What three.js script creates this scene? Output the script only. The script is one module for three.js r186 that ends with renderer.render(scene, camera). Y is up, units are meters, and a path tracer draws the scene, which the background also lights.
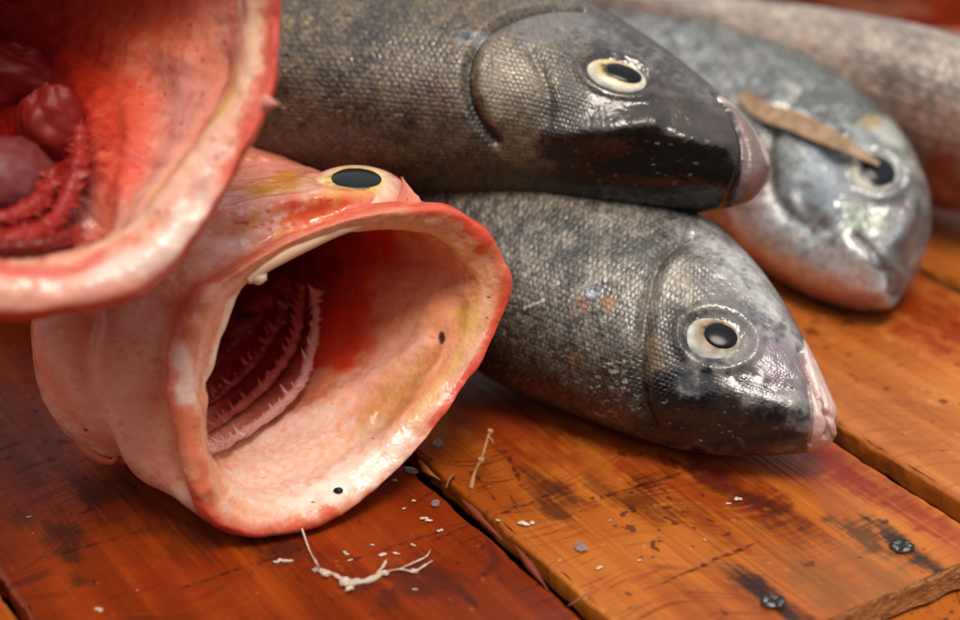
import * as THREE from 'three';
import { mergeGeometries } from 'three/addons/utils/BufferGeometryUtils.js';

// ---------------------------------------------------------------- camera
const V = (x, y, z) => new THREE.Vector3(x, y, z);
const FPX = 1850, PITCH = 26.7 * Math.PI / 180, HIGH = 0.28;
const scene = new THREE.Scene();
const camera = new THREE.PerspectiveCamera(2 * Math.atan(310 / FPX) * 180 / Math.PI, 960 / 620, 0.02, 60);
const EYE = V(0, HIGH, HIGH / Math.tan(PITCH));
camera.position.copy(EYE); camera.lookAt(0, 0, 0);
camera.focus = 0.512; camera.userData.fStop = 5.8;

// ---------------------------------------------------------------- light: soft open-air daylight
const SKY_POWER = 1.15;
{
  const w = 64, h = 64, d = new Float32Array(w * h * 4);
  for (let j = 0; j < h; j++) for (let i = 0; i < w; i++) {
    const e = ((j + 0.5) / h - 0.5) * Math.PI, s = Math.max(0, Math.sin(e));
    const k = (1 + 2 * s) / 3 * SKY_POWER;        // the standard overcast sky: three times brighter overhead than at the horizon
    d.set([k * 0.97, k * 1.0, k * 1.05, 1], (j * w + i) * 4);
  }
  const sky = new THREE.DataTexture(d, w, h, THREE.RGBAFormat, THREE.FloatType);
  sky.mapping = THREE.EquirectangularReflectionMapping; sky.magFilter = THREE.LinearFilter; sky.needsUpdate = true;
  scene.background = sky; scene.environment = sky;
}
const sun = new THREE.DirectionalLight(0xfff2e4, 2.3);
sun.position.set(0.1, 1.0, 0.34).multiplyScalar(2); sun.target.position.set(0, 0, 0);
sun.castShadow = true; sun.shadow.radius = 40; sun.shadow.mapSize.set(2048, 2048);
Object.assign(sun.shadow.camera, { left: -0.6, right: 0.6, top: 0.6, bottom: -0.6, near: 0.5, far: 5 });
scene.add(sun, sun.target);
const renderer = new THREE.WebGLRenderer({ antialias: true });
renderer.toneMapping = THREE.LinearToneMapping; renderer.toneMappingExposure = 1.06;
renderer.shadowMap.enabled = true;

// ---------------------------------------------------------------- pixels and positions
const RT = V(1, 0, 0), UP = V(0, Math.cos(PITCH), -Math.sin(PITCH)), BK = V(0, Math.sin(PITCH), Math.cos(PITCH));
const dirOf = (x, y) => V(0, 0, 0).addScaledVector(RT, (x - 480) / FPX).addScaledVector(UP, (310 - y) / FPX).sub(BK);
const at = (x, y, depth) => dirOf(x, y).multiplyScalar(depth).add(EYE);
const onPlane = (x, y, p0, n) => { const d = dirOf(x, y); return at(x, y, p0.clone().sub(EYE).dot(n) / d.dot(n)); };
const onHeight = (x, y, h = 0) => onPlane(x, y, V(0, h, 0), V(0, 1, 0));
const project = (p) => { const d = p.clone().sub(EYE), z = -d.dot(BK); return [480 + FPX * d.dot(RT) / z, 310 - FPX * d.dot(UP) / z, z]; };
const camDir = (x, y, z) => V(0, 0, 0).addScaledVector(RT, x).addScaledVector(UP, y).addScaledVector(BK, z).normalize();

// ---------------------------------------------------------------- random numbers and noise
let seed = 20240611;
const rnd = () => { seed = (seed + 0x6D2B79F5) | 0; let t = Math.imul(seed ^ (seed >>> 15), 1 | seed); t = (t + Math.imul(t ^ (t >>> 7), 61 | t)) ^ t; return ((t ^ (t >>> 14)) >>> 0) / 4294967296; };
const PERM = new Uint8Array(512), GR = new Float32Array(256);
{ const p = [...Array(256).keys()]; for (let i = 255; i > 0; i--) { const j = Math.floor(rnd() * (i + 1)); [p[i], p[j]] = [p[j], p[i]]; } for (let i = 0; i < 512; i++) PERM[i] = p[i & 255]; for (let i = 0; i < 256; i++) GR[i] = rnd() * 2 - 1; }
const hash2 = (a, b) => (GR[PERM[(PERM[a & 255] + b) & 255]] + 1) / 2;
function noise(x, y, z) {                     // value noise, -1 .. 1
  const X = Math.floor(x), Y = Math.floor(y), Z = Math.floor(z);
  let u = x - X, v = y - Y, w = z - Z; u = u * u * (3 - 2 * u); v = v * v * (3 - 2 * v); w = w * w * (3 - 2 * w);
  const a = X & 255, b = (X + 1) & 255, y0 = Y & 255, y1 = (Y + 1) & 255, z0 = Z & 255, z1 = (Z + 1) & 255;
  const A0 = PERM[PERM[a] + y0], A1 = PERM[PERM[a] + y1], B0 = PERM[PERM[b] + y0], B1 = PERM[PERM[b] + y1];
  const a0 = GR[PERM[A0 + z0]], a1 = GR[PERM[A1 + z0]], a2 = GR[PERM[A0 + z1]], a3 = GR[PERM[A1 + z1]];
  const b0 = a0 + (GR[PERM[B0 + z0]] - a0) * u, b1 = a1 + (GR[PERM[B1 + z0]] - a1) * u, b2 = a2 + (GR[PERM[B0 + z1]] - a2) * u, b3 = a3 + (GR[PERM[B1 + z1]] - a3) * u;
  const c0 = b0 + (b1 - b0) * v, c1 = b2 + (b3 - b2) * v;
  return c0 + (c1 - c0) * w;
}
const fbm = (x, y, z, o = 4) => { let s = 0, a = 0.5; for (let i = 0; i < o; i++) { s += a * noise(x, y, z); x = x * 2.03 + 17; y = y * 2.03 + 5; z = z * 2.03 + 31; a *= 0.5; } return s; };
const clamp = (x, a = 0, b = 1) => Math.min(b, Math.max(a, x));
const step = (a, b, x) => { const t = clamp((x - a) / (b - a)); return t * t * (3 - 2 * t); };
const mixc = (a, b, t) => [a[0] + (b[0] - a[0]) * t, a[1] + (b[1] - a[1]) * t, a[2] + (b[2] - a[2]) * t];

// ---------------------------------------------------------------- naming
const taken = {};
function numbered(n) { const k = taken[n] = (taken[n] ?? -1) + 1; return k ? `${n}_${String(k).padStart(3, '0')}` : n; }
function tag(o, label, category, group) { o.userData.label = label; o.userData.category = category; if (group) o.userData.group = group; return o; }
function thing(name, label, category, group) { const g = new THREE.Group(); g.name = numbered(name); scene.add(g); return tag(g, label, category, group); }
function mesh(name, geo, mat, parent) { const m = new THREE.Mesh(geo, mat); m.name = parent ? name : numbered(name); m.castShadow = m.receiveShadow = true; (parent ?? scene).add(m); return m; }

// ---------------------------------------------------------------- surfaces made of rings, with landmarks and textures
const closed = (pts, nv) => {                  // closed spline through pts, nv points
  const m = pts.length, out = [];
  for (let k = 0; k < nv; k++) {
    const f = k / nv * m, i = Math.floor(f), t = f - i, p = (j) => pts[(i + j + m) % m];
    const a = p(-1), b = p(0), c = p(1), d = p(2), q = V(0, 0, 0);
    for (const ax of ['x', 'y', 'z']) q[ax] = 0.5 * (2 * b[ax] + (c[ax] - a[ax]) * t + (2 * a[ax] - 5 * b[ax] + 4 * c[ax] - d[ax]) * t * t + (3 * b[ax] - a[ax] - 3 * c[ax] + d[ax]) * t * t * t);
    out.push(q);
  }
  return out;
};
class Skin {
  // rings: [{ pts: [Vector3 x M], w }]; the surface runs through them, u along, v around
  constructor(rings, NU, NV) {
    this.NU = NU; this.NV = NV;
    const R = rings.map((r) => r.pts.length === NV ? r.pts : closed(r.pts, NV)), n = R.length;
    const us = [0]; for (let i = 1; i < n; i++) us.push(us[i - 1] + rings[i].w); const tot = us[n - 1]; for (let i = 0; i < n; i++) us[i] /= tot;
    this.us = us;
    const P = this.P = new Float32Array((NU + 1) * NV * 3);
    for (let j = 0; j <= NU; j++) {
      const u = j / NU; let i = 0; while (i < n - 2 && us[i + 1] < u) i++;
      const h = us[i + 1] - us[i], t = (u - us[i]) / h, t2 = t * t, t3 = t2 * t;
      const a = 2 * t3 - 3 * t2 + 1, b = t3 - 2 * t2 + t, c = -2 * t3 + 3 * t2, d = t3 - t2;
      for (let k = 0; k < NV; k++) for (let x = 0; x < 3; x++) {
        const g = (q) => R[q][k].getComponent(x);
        const m0 = i > 0 ? (g(i + 1) - g(i - 1)) / (us[i + 1] - us[i - 1]) : (g(1) - g(0)) / h;
        const m1 = i < n - 2 ? (g(i + 2) - g(i)) / (us[i + 2] - us[i]) : (g(i + 1) - g(i)) / h;
        P[(j * NV + k) * 3 + x] = a * g(i) + b * h * m0 + c * g(i + 1) + d * h * m1;
      }
    }
    this.measure();
  }
  measure() {
    const { NU, NV, P } = this; this.B = null; this.S = new Float32Array((NU + 1) * NV * 3); const N = this.N = new Float32Array(P.length);
    const q = V(0, 0, 0), a = V(0, 0, 0), b = V(0, 0, 0);
    for (let j = 0; j <= NU; j++) for (let k = 0; k < NV; k++) {
      const o = (j * NV + k) * 3; q.fromArray(P, o); const s = project(q); this.S.set(s, o);
      a.fromArray(P, (Math.min(NU, j + 1) * NV + k) * 3).sub(b.fromArray(P, (Math.max(0, j - 1) * NV + k) * 3));
      q.fromArray(P, (j * NV + (k + 1) % NV) * 3).sub(b.fromArray(P, (j * NV + (k + NV - 1) % NV) * 3));
      q.cross(a).normalize(); N.set([q.x, q.y, q.z], o);
    }
  }
  pos(u, v, out = V(0, 0, 0), A = this.P) {
    const { NU, NV } = this, fu = clamp(u) * NU, j = Math.min(NU - 1, Math.floor(fu)), tu = fu - j, fv = (v - Math.floor(v)) * NV, k = Math.floor(fv) % NV, tv = fv - Math.floor(fv), k1 = (k + 1) % NV;
    const o0 = (j * NV + k) * 3, o1 = (j * NV + k1) * 3, o2 = ((j + 1) * NV + k) * 3, o3 = ((j + 1) * NV + k1) * 3;
    const w0 = (1 - tu) * (1 - tv), w1 = (1 - tu) * tv, w2 = tu * (1 - tv), w3 = tu * tv;
    return out.set(w0 * A[o0] + w1 * A[o1] + w2 * A[o2] + w3 * A[o3], w0 * A[o0 + 1] + w1 * A[o1 + 1] + w2 * A[o2 + 1] + w3 * A[o3 + 1], w0 * A[o0 + 2] + w1 * A[o1 + 2] + w2 * A[o2 + 2] + w3 * A[o3 + 2]);
  }
  // the landmark on this surface seen in the direction of one photo pixel (the first surface met)
  bins() {                                     // quads sorted into 24 pixel cells of the photo, so that landmarks are found quickly
    const { NU, NV, S } = this, B = this.B = new Map();
    for (let j = 0; j < NU; j++) for (let k = 0; k < NV; k++) {
      const k1 = (k + 1) % NV, o = [(j * NV + k) * 3, (j * NV + k1) * 3, ((j + 1) * NV + k) * 3, ((j + 1) * NV + k1) * 3], xs = o.map((q) => S[q]), ys = o.map((q) => S[q + 1]);
      const x0 = Math.floor(Math.min(...xs) / 24), x1 = Math.floor(Math.max(...xs) / 24), y0 = Math.floor(Math.min(...ys) / 24), y1 = Math.floor(Math.max(...ys) / 24);
      if (x1 < -3 || y1 < -6 || x0 > 43 || y0 > 28) continue;
      for (let a = x0; a <= x1; a++) for (let b = y0; b <= y1; b++) { const key = a * 1000 + b; if (!B.has(key)) B.set(key, []); B.get(key).push(j * NV + k); }
    }
  }
  hit(x, y, u0 = 0, u1 = 1) {
    const { NU, NV, S } = this; let best = 1e9, bu = 0, bv = 0, nu = 0, nv = 0; if (!this.B) this.bins();
    for (const id of this.B.get(Math.floor(x / 24) * 1000 + Math.floor(y / 24)) ?? []) {
      const j = Math.floor(id / NV), k = id % NV; if (j < u0 * NU || j > u1 * NU) continue;
      const k1 = (k + 1) % NV, o = [(j * NV + k) * 3, (j * NV + k1) * 3, ((j + 1) * NV + k) * 3, ((j + 1) * NV + k1) * 3];
      for (const [A, B, C, ua, va, ub, vb, uc, vc] of [[o[0], o[1], o[2], 0, 0, 0, 1, 1, 0], [o[3], o[2], o[1], 1, 1, 1, 0, 0, 1]]) {
        const x1 = S[B] - S[A], y1 = S[B + 1] - S[A + 1], x2 = S[C] - S[A], y2 = S[C + 1] - S[A + 1], det = x1 * y2 - x2 * y1; if (Math.abs(det) < 1e-12) continue;
        const px = x - S[A], py = y - S[A + 1], s = (px * y2 - x2 * py) / det, t = (x1 * py - px * y1) / det;
        if (s < -1e-6 || t < -1e-6 || s + t > 1.000001) continue;
        const z = S[A + 2] + s * (S[B + 2] - S[A + 2]) + t * (S[C + 2] - S[A + 2]);
        if (z < best) { best = z; bu = (j + ua + s * (ub - ua) + t * (uc - ua)) / NU; bv = (k + va + s * (vb - va) + t * (vc - va)) / NV; }
      }
    }
    if (best > 1e8) { let near = 1e18; for (let j = Math.floor(u0 * NU); j < Math.min(NU, Math.ceil(u1 * NU)); j++) for (let k = 0; k < NV; k++) { const o = (j * NV + k) * 3, dx = S[o] - x, dy = S[o + 1] - y, dd = dx * dx + dy * dy; if (dd < near) { near = dd; nu = j / NU; nv = k / NV; } } }
    const miss = best > 1e8; if (miss) { bu = nu; bv = nv; }
    return { u: bu, v: bv, p: this.pos(bu, bv), n: this.pos(bu, bv, V(0, 0, 0), this.N).normalize(), miss };
  }
  mark(list, u0, u1) {
    const h = list.map(([x, y]) => this.hit(x, y, u0, u1));
    for (let i = 1; i < h.length; i++) { while (h[i].v - h[i - 1].v > 0.5) h[i].v -= 1; while (h[i].v - h[i - 1].v < -0.5) h[i].v += 1; }
    return h;
  }
  push(fn) {                                   // moves the surface along its normal by fn(u, v, p)
    const { NU, NV, P, N } = this, p = V(0, 0, 0);
    for (let j = 0; j <= NU; j++) for (let k = 0; k < NV; k++) { const o = (j * NV + k) * 3; p.fromArray(P, o); const d = fn(j / NU, k / NV, p); P[o] += N[o] * d; P[o + 1] += N[o + 1] * d; P[o + 2] += N[o + 2] * d; }
    this.measure();
  }
  geometry() {
    const { NU, NV, P, N } = this, pos = [], nor = [], uv = [], idx = [];
    for (let j = 0; j <= NU; j++) for (let k = 0; k <= NV; k++) { const o = (j * NV + k % NV) * 3; pos.push(P[o], P[o + 1], P[o + 2]); nor.push(N[o], N[o + 1], N[o + 2]); uv.push(k / NV, j / NU); }
    for (let j = 0; j < NU; j++) for (let k = 0; k < NV; k++) { const a = j * (NV + 1) + k, b = a + 1, c = a + NV + 1, d = c + 1; idx.push(a, b, c, b, d, c); }
    const g = new THREE.BufferGeometry();
    g.setAttribute('position', new THREE.Float32BufferAttribute(pos, 3)); g.setAttribute('normal', new THREE.Float32BufferAttribute(nor, 3)); g.setAttribute('uv', new THREE.Float32BufferAttribute(uv, 2)); g.setIndex(idx);
    return g;
  }
}
const segDist = (p, a, b) => { const ab = b.clone().sub(a), t = clamp(p.clone().sub(a).dot(ab) / (ab.lengthSq() || 1e-12)); return Math.hypot(p.x - a.x - ab.x * t, p.y - a.y - ab.y * t, p.z - a.z - ab.z * t); };
function lineDist(p, pts, loop) { let d = 1e9; const n = pts.length; for (let i = 0; i < (loop ? n : n - 1); i++) { const a = pts[i], b = pts[(i + 1) % n]; const abx = b.x - a.x, aby = b.y - a.y, abz = b.z - a.z, px = p.x - a.x, py = p.y - a.y, pz = p.z - a.z; const l = abx * abx + aby * aby + abz * abz || 1e-12, t = clamp((px * abx + py * aby + pz * abz) / l); const q = (px - abx * t) ** 2 + (py - aby * t) ** 2 + (pz - abz * t) ** 2; if (q < d) d = q; } return Math.sqrt(d); }
function smoothMarks(h, k = 5) {              // a landmark polyline made smooth
  const out = [];
  for (let i = 0; i < h.length - 1; i++) { const a = h[Math.max(0, i - 1)], b = h[i], c = h[i + 1], d = h[Math.min(h.length - 1, i + 2)];
    for (let s = 0; s < k; s++) { const t = s / k, f = (A, B, C, D) => 0.5 * (2 * B + (C - A) * t + (2 * A - 5 * B + 4 * C - D) * t * t + (3 * B - A - 3 * C + D) * t * t * t);
      out.push({ u: f(a.u, b.u, c.u, d.u), v: f(a.v, b.v, c.v, d.v), p: V(f(a.p.x, b.p.x, c.p.x, d.p.x), f(a.p.y, b.p.y, c.p.y, d.p.y), f(a.p.z, b.p.z, c.p.z, d.p.z)) }); } }
  out.push(h[h.length - 1]); return out;
}
class Paint {                                  // colour, roughness and fine relief of a skin, texel by texel
  constructor(skin, W, H, base) {
    this.skin = skin; this.W = W; this.H = H; const n = W * H;
    this.c = new Float32Array(n * 3); this.r = new Float32Array(n); this.h = new Float32Array(n); this.q = new Float32Array(n * 3);
    const p = V(0, 0, 0);
    for (let j = 0; j < H; j++) for (let i = 0; i < W; i++) {
      const u = (j + 0.5) / H, v = (i + 0.5) / W, k = j * W + i; skin.pos(u, v, p); this.q[k * 3] = p.x; this.q[k * 3 + 1] = p.y; this.q[k * 3 + 2] = p.z;
      const o = base(u, v, p); this.c[k * 3] = o[0]; this.c[k * 3 + 1] = o[1]; this.c[k * 3 + 2] = o[2]; this.r[k] = o[3]; this.h[k] = o[4];
    }
  }
  each(marks, margin, fn) {
    const { W, H, q } = this, mu = margin, us = marks.map((m) => m.u), vs = marks.map((m) => m.v);
    const j0 = Math.max(0, Math.floor((Math.min(...us) - mu) * H)), j1 = Math.min(H - 1, Math.ceil((Math.max(...us) + mu) * H));
    const i0 = Math.floor((Math.min(...vs) - mu) * W), i1 = Math.min(i0 + W - 1, Math.ceil((Math.max(...vs) + mu) * W)), p = V(0, 0, 0);
    for (let j = j0; j <= j1; j++) for (let i = i0; i <= i1; i++) { const k = j * W + ((i % W) + W) % W; p.set(q[k * 3], q[k * 3 + 1], q[k * 3 + 2]); fn(k, p, (j + 0.5) / H, (i + 0.5) / W); }
  }
  lay(k, col, a, rough, height) { const c = this.c; c[k * 3] += (col[0] - c[k * 3]) * a; c[k * 3 + 1] += (col[1] - c[k * 3 + 1]) * a; c[k * 3 + 2] += (col[2] - c[k * 3 + 2]) * a; if (rough !== undefined) this.r[k] += (rough - this.r[k]) * a; if (height) this.h[k] += height * a; }
  // a patch of colour with a ragged outline
  patch(marks, col, { soft = 0.002, alpha = 1, ragged = 0.002, freq = 300, mottle = 0.2, margin = 0.06, rough, height } = {}) {
    { const dense = []; marks.forEach((A, i) => { const B = marks[(i + 1) % marks.length]; for (let q = 0; q < 6; q++) { const u = A.u + (B.u - A.u) * q / 6, v = A.v + (B.v - A.v) * q / 6; dense.push({ u, v, p: this.skin.pos(u, v) }); } }); marks = dense; }   // the outline follows the curved skin
    const pts = marks.map((m) => m.p), n = marks.length, box = new THREE.Box3().setFromPoints(pts).expandByScalar(soft + ragged * 2.5 + 0.02);
    this.each(marks, margin, (k, p, u, v) => {
      if (p.x < box.min.x || p.y < box.min.y || p.z < box.min.z || p.x > box.max.x || p.y > box.max.y || p.z > box.max.z) return;
      let inside = false; for (let i = 0, j = n - 1; i < n; j = i++) { const A = marks[i], B = marks[j]; if ((A.v > v) !== (B.v > v) && u < (B.u - A.u) * (v - A.v) / (B.v - A.v) + A.u) inside = !inside; }
      let d = lineDist(p, pts, true); if (!inside) d = -d; if (d < -soft - ragged * 2.5) return;
      d += fbm(p.x * freq, p.y * freq, p.z * freq, 3) * ragged * 2;
      const a = alpha * step(-soft, soft, d) * (1 - mottle + mottle * clamp(0.5 + 1.4 * fbm(p.x * 700 + 9, p.y * 700, p.z * 700, 3)));
      if (a > 0) this.lay(k, col, a, rough, height);
    });
  }
  stroke(marks, width, col, { soft = 0.4, alpha = 1, ragged = 0.3, freq = 500, mottle = 0.15, margin = 0.05, rough, height, sm = 5 } = {}) {
    const m = marks.length > 2 ? smoothMarks(marks, sm).map(({ u, v }) => ({ u, v, p: this.skin.pos(u, v) })) : marks, pts = m.map((x) => x.p), box = new THREE.Box3().setFromPoints(pts).expandByScalar(width * (1.1 + ragged));
    this.each(m, margin, (k, p) => {
      if (p.x < box.min.x || p.y < box.min.y || p.z < box.min.z || p.x > box.max.x || p.y > box.max.y || p.z > box.max.z) return;
      const d0 = lineDist(p, pts, false); if (d0 > width * (1.1 + ragged)) return;
      const d = d0 / width + ragged * fbm(p.x * freq, p.y * freq, p.z * freq, 2);
      const a = alpha * (1 - step(1 - soft, 1, d)) * (1 - mottle + mottle * clamp(0.5 + 1.4 * fbm(p.x * 900, p.y * 900 + 4, p.z * 900, 2)));
      if (a > 0) this.lay(k, col, a, rough, height);
    });
  }
  material(bump, extra = {}) {
    const { W, H } = this, a = new Uint8Array(W * H * 4), b = new Uint8Array(W * H * 4);
    for (let k = 0; k < W * H; k++) { for (let x = 0; x < 3; x++) a[k * 4 + x] = clamp(this.c[k * 3 + x], 0, 255); a[k * 4 + 3] = 255; b[k * 4] = clamp(this.h[k] * 255, 0, 255); b[k * 4 + 1] = clamp(this.r[k] * 255, 0, 255); b[k * 4 + 3] = 255; }
    const map = tex(a, W, H, true), hr = tex(b, W, H, false);
    return new THREE.MeshPhysicalMaterial({ map, roughnessMap: hr, roughness: 1, bumpMap: hr, bumpScale: bump, ...extra });
  }
}
function tex(a, W, H, srgb) { const t = new THREE.DataTexture(a, W, H); t.wrapS = t.wrapT = THREE.RepeatWrapping; t.magFilter = THREE.LinearFilter; t.minFilter = THREE.LinearMipmapLinearFilter; if (srgb) t.colorSpace = THREE.SRGBColorSpace; t.needsUpdate = true; return t; }
function tubeGeo(pts, rad, seg = 8, closeEnds = true, NS = 0) {   // tapered tube through points; rad(t)
  const curve = new THREE.CatmullRomCurve3(pts), n = NS || Math.max(8, pts.length * 5), fr = curve.computeFrenetFrames(n, false), pos = [], idx = [], uv = [];
  for (let i = 0; i <= n; i++) { const c = curve.getPointAt(i / n), r = rad(i / n); for (let k = 0; k <= seg; k++) { const a = k / seg * 2 * Math.PI; const p = c.clone().addScaledVector(fr.normals[i], Math.cos(a) * r).addScaledVector(fr.binormals[i], Math.sin(a) * r); pos.push(p.x, p.y, p.z); uv.push(k / seg, i / n); } }
  for (let i = 0; i < n; i++) for (let k = 0; k < seg; k++) { const a = i * (seg + 1) + k, b = a + 1, c = a + seg + 1, d = c + 1; idx.push(a, b, c, b, d, c); }
  if (closeEnds) for (const [i, f] of [[0, 1], [n, 0]]) { const c = curve.getPointAt(i / n), o = pos.length / 3; pos.push(c.x, c.y, c.z); uv.push(0.5, i / n); for (let k = 0; k < seg; k++) { const a = i * (seg + 1) + k; f ? idx.push(o, a + 1, a) : idx.push(o, a, a + 1); } }
  const g = new THREE.BufferGeometry(); g.setAttribute('position', new THREE.Float32BufferAttribute(pos, 3)); g.setAttribute('uv', new THREE.Float32BufferAttribute(uv, 2)); g.setIndex(idx); g.computeVertexNormals(); return g;
}
// ---------------------------------------------------------------- the table: planks screwed to a cross batten
const UA = V(0.53586, 0, 0.84431), NA = V(0.84431, 0, -0.53586);
const onTable = (x, y) => { const p = onHeight(x, y); return [p.dot(UA), p.dot(NA)]; };     // metres along, metres across
const S0 = -0.42, S1 = 0.194, THICK = 0.008;
const ground = mesh('ground', new THREE.PlaneGeometry(60, 60).rotateX(-Math.PI / 2).translate(0, -0.78, 0), new THREE.MeshStandardMaterial({ color: new THREE.Color().setRGB(0.09, 0.08, 0.07), roughness: 0.9 }));
ground.userData.kind = 'structure';
// an added, unseen dark wall behind the camera that deepens reflections and cuts front light
const added_dark_wall = mesh('added_dark_wall', new THREE.BoxGeometry(6, 1.9, 0.1).translate(0, 0.17, 1.75), new THREE.MeshStandardMaterial({ color: new THREE.Color().setRGB(0.035, 0.028, 0.024), roughness: 0.85 }));
added_dark_wall.userData.kind = 'structure';
const table = new THREE.Group(); table.name = 'table'; table.userData = { kind: 'structure', label: 'table top of wet orange brown wooden planks' }; scene.add(table);
// blots: pixel, half length along the grain, half length across, strength, colour
const DARK = [58, 20, 10], BLACK = [26, 16, 12], RED = [120, 26, 8];
const BLOTS = [
  [545, 484, .010, .005, .75, DARK], [572, 497, .009, .004, .7, DARK], [553, 509, .008, .004, .7, DARK], [653, 479, .006, .0045, .85, DARK], [646, 500, .012, .006, .6, DARK],
  [720, 484, .014, .005, .75, DARK], [745, 494, .016, .005, .8, DARK], [772, 505, .012, .005, .75, DARK], [700, 470, .008, .004, .5, DARK], [600, 488, .01, .004, .4, DARK], [790, 527, .012, .006, .35, DARK], [690, 512, .02, .006, .3, DARK],
  [905, 546, .018, .0035, .9, BLACK], [775, 600, .016, .0035, .9, BLACK], [860, 535, .014, .004, .6, BLACK], [745, 580, .012, .004, .5, BLACK], [880, 575, .02, .008, .35, [90, 70, 50]], [830, 590, .03, .009, .4, [96, 70, 45]],
  [275, 548, .010, .009, .8, BLACK], [300, 556, .008, .006, .6, DARK], [430, 573, .011, .008, .85, DARK], [410, 585, .008, .006, .7, DARK], [452, 586, .008, .006, .7, DARK], [350, 588, .005, .004, .6, DARK], [390, 600, .005, .004, .6, DARK], [60, 533, .009, .007, .75, BLACK], [70, 556, .004, .003, .7, BLACK],
  [78, 582, .004, .003, .7, BLACK], [100, 490, .009, .008, .7, BLACK], [20, 520, .006, .004, .5, BLACK], [150, 520, .016, .008, .35, BLACK], [200, 535, .012, .009, .5, BLACK], [330, 545, .02, .012, .35, RED], [400, 520, .03, .014, .35, RED], [180, 590, .02, .014, .35, RED],
  [840, 470, .03, .006, .6, RED], [890, 500, .03, .005, .45, RED], [800, 452, .02, .012, .45, RED], [620, 440, .05, .012, .5, RED], [480, 400, .05, .02, .45, RED], [700, 455, .04, .01, .4, RED], [520, 435, .02, .012, .3, RED],
  [900, 300, .08, .02, .35, RED], [860, 280, .08, .02, .4, RED],
].map(([x, y, a, b, k, c]) => { if (x < 470 && y > 480 && c !== RED) k *= 0.72; return [x, y, a, b, k, c]; }).map(([x, y, a, b, k, c]) => { const [s, t] = onTable(x, y); return { s, t, a, b, k, c }; });
const CUTS = [[[600, 497], [700, 466]], [[430, 540], [560, 490]], [[250, 540], [330, 515]], [[350, 560], [470, 520]], [[180, 590], [300, 548]], [[40, 560], [150, 530]], [[640, 590], [760, 540]], [[500, 505], [470, 470]], [[520, 480], [508, 455]], [[330, 600], [420, 570]]].map((c) => c.map(([x, y]) => onTable(x, y)));
function woodPaint(t0, t1, W, H, tone, z, scuff) {
  const a = new Uint8Array(W * H * 4), b = new Uint8Array(W * H * 4), wid = t1 - t0 + 2 * THICK;
  const mine = BLOTS.filter((q) => q.t > t0 - .02 && q.t < t1 + .02);
  for (let j = 0; j < H; j++) for (let i = 0; i < W; i++) {
    const s = S0 + (i + 0.5) / W * (S1 - S0), t = t0 - THICK + (j + 0.5) / H * wid, k = j * W + i;
    const warp = 0.006 * noise(s * 5, t * 22, z) + 0.012 * noise(s * 1.7, t * 6, z + 4);
    const g = (t + warp) * 190, ring = Math.sin(g * 2.1 + 1.8 * noise(s * 3, g * 0.3, z)), late = Math.pow(0.5 + 0.5 * ring, 3);
    const fib = noise(s * 60, t * 2400, z) * 0.6 + noise(s * 24, t * 900, z + 9) * 0.6, coarse = fbm(s * 14, t * 40, z + 3, 4);
    let m = clamp(0.42 + 0.30 * coarse + 0.16 * fib + 0.28 * (late - 0.3));
    let c = mixc(tone[0], tone[1], m); c = mixc(c, tone[2], clamp(0.9 * fbm(s * 22 + 7, t * 30, z + 8, 3) + 0.16 + 0.12 * fib));
    // rough sawn marks across the grain
    const saw = noise(s * 900 + 30 * noise(s * 20, t * 20, z), t * 55, z + 1), sawZone = step(-0.32, 0.25, fbm(s * 16, t * 18, z + 21, 3)) * scuff, saw2 = noise(s * 1500, t * 120, z + 6);
    const sm = Math.max(step(0.25, 0.75, saw), 0.7 * step(0.3, 0.8, saw2)) * sawZone; c = mixc(c, [c[0] * 0.52, c[1] * 0.34, c[2] * 0.26], 0.72 * sm);
    // ingrained dirt: small ragged specks
    const sp = fbm(s * 260, t * 330, z + 12, 3), pz = fbm(s * 30, t * 34, z + 33, 2); const spk = step(0.36, 0.48, sp + 0.28 * pz) * 0.6; c = mixc(c, DARK, spk);
    const pale = step(0.42, 0.5, fbm(s * 420, t * 420, z + 55, 2) + 0.15 * pz) * 0.28; c = mixc(c, [226, 176, 130], pale);
    let hgt = 0.5 + 0.10 * fib - 0.18 * sm - 0.14 * spk + 0.18 * fbm(s * 60, t * 90, z + 40, 3) + 0.05 * late, r = 0.34 + 0.2 * coarse + 0.15 * spk + 0.12 * sm;
    for (const q of mine) {
      const ds = (s - q.s) / q.a, dt = (t - q.t) / q.b, e = ds * ds + dt * dt; if (e > 5) continue;
      const n = fbm(s * 170, t * 300, z + q.a * 999, 5) * 1.5 + 0.4 * saw + 0.35 * fib, f = q.k * step(1.25, 0.05, Math.sqrt(e) + n * 0.75);
      if (f > 0) { c = mixc(c, mixc(c, q.c, 0.86), f); r += 0.08 * f; }
    }
    for (const [[sa, ta], [sb, tb]] of CUTS) { const dx = sb - sa, dy = tb - ta, l = dx * dx + dy * dy, f = ((s - sa) * dx + (t - ta) * dy) / l; if (f < 0 || f > 1) continue; const d = Math.abs((s - sa) * dy - (t - ta) * dx) / Math.sqrt(l) + 0.0006 * noise(s * 300, t * 300, 3); const e = step(0.0008, 0.0001, d) * (0.45 + 0.5 * noise(s * 700, t * 700, 7)); if (e > 0) { c = mixc(c, DARK, e); hgt -= 0.3 * e; } }
    for (let x = 0; x < 3; x++) a[k * 4 + x] = clamp(c[x], 0, 255); a[k * 4 + 3] = 255; b[k * 4] = clamp(hgt * 255, 0, 255); b[k * 4 + 1] = clamp(r * 255, 20, 255); b[k * 4 + 3] = 255;
  }
  const hr = tex(b, W, H, false);
  return new THREE.MeshPhysicalMaterial({ map: tex(a, W, H, true), roughnessMap: hr, roughness: 1, bumpMap: hr, bumpScale: 0.0006, specularIntensity: 0.45 });
}
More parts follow.
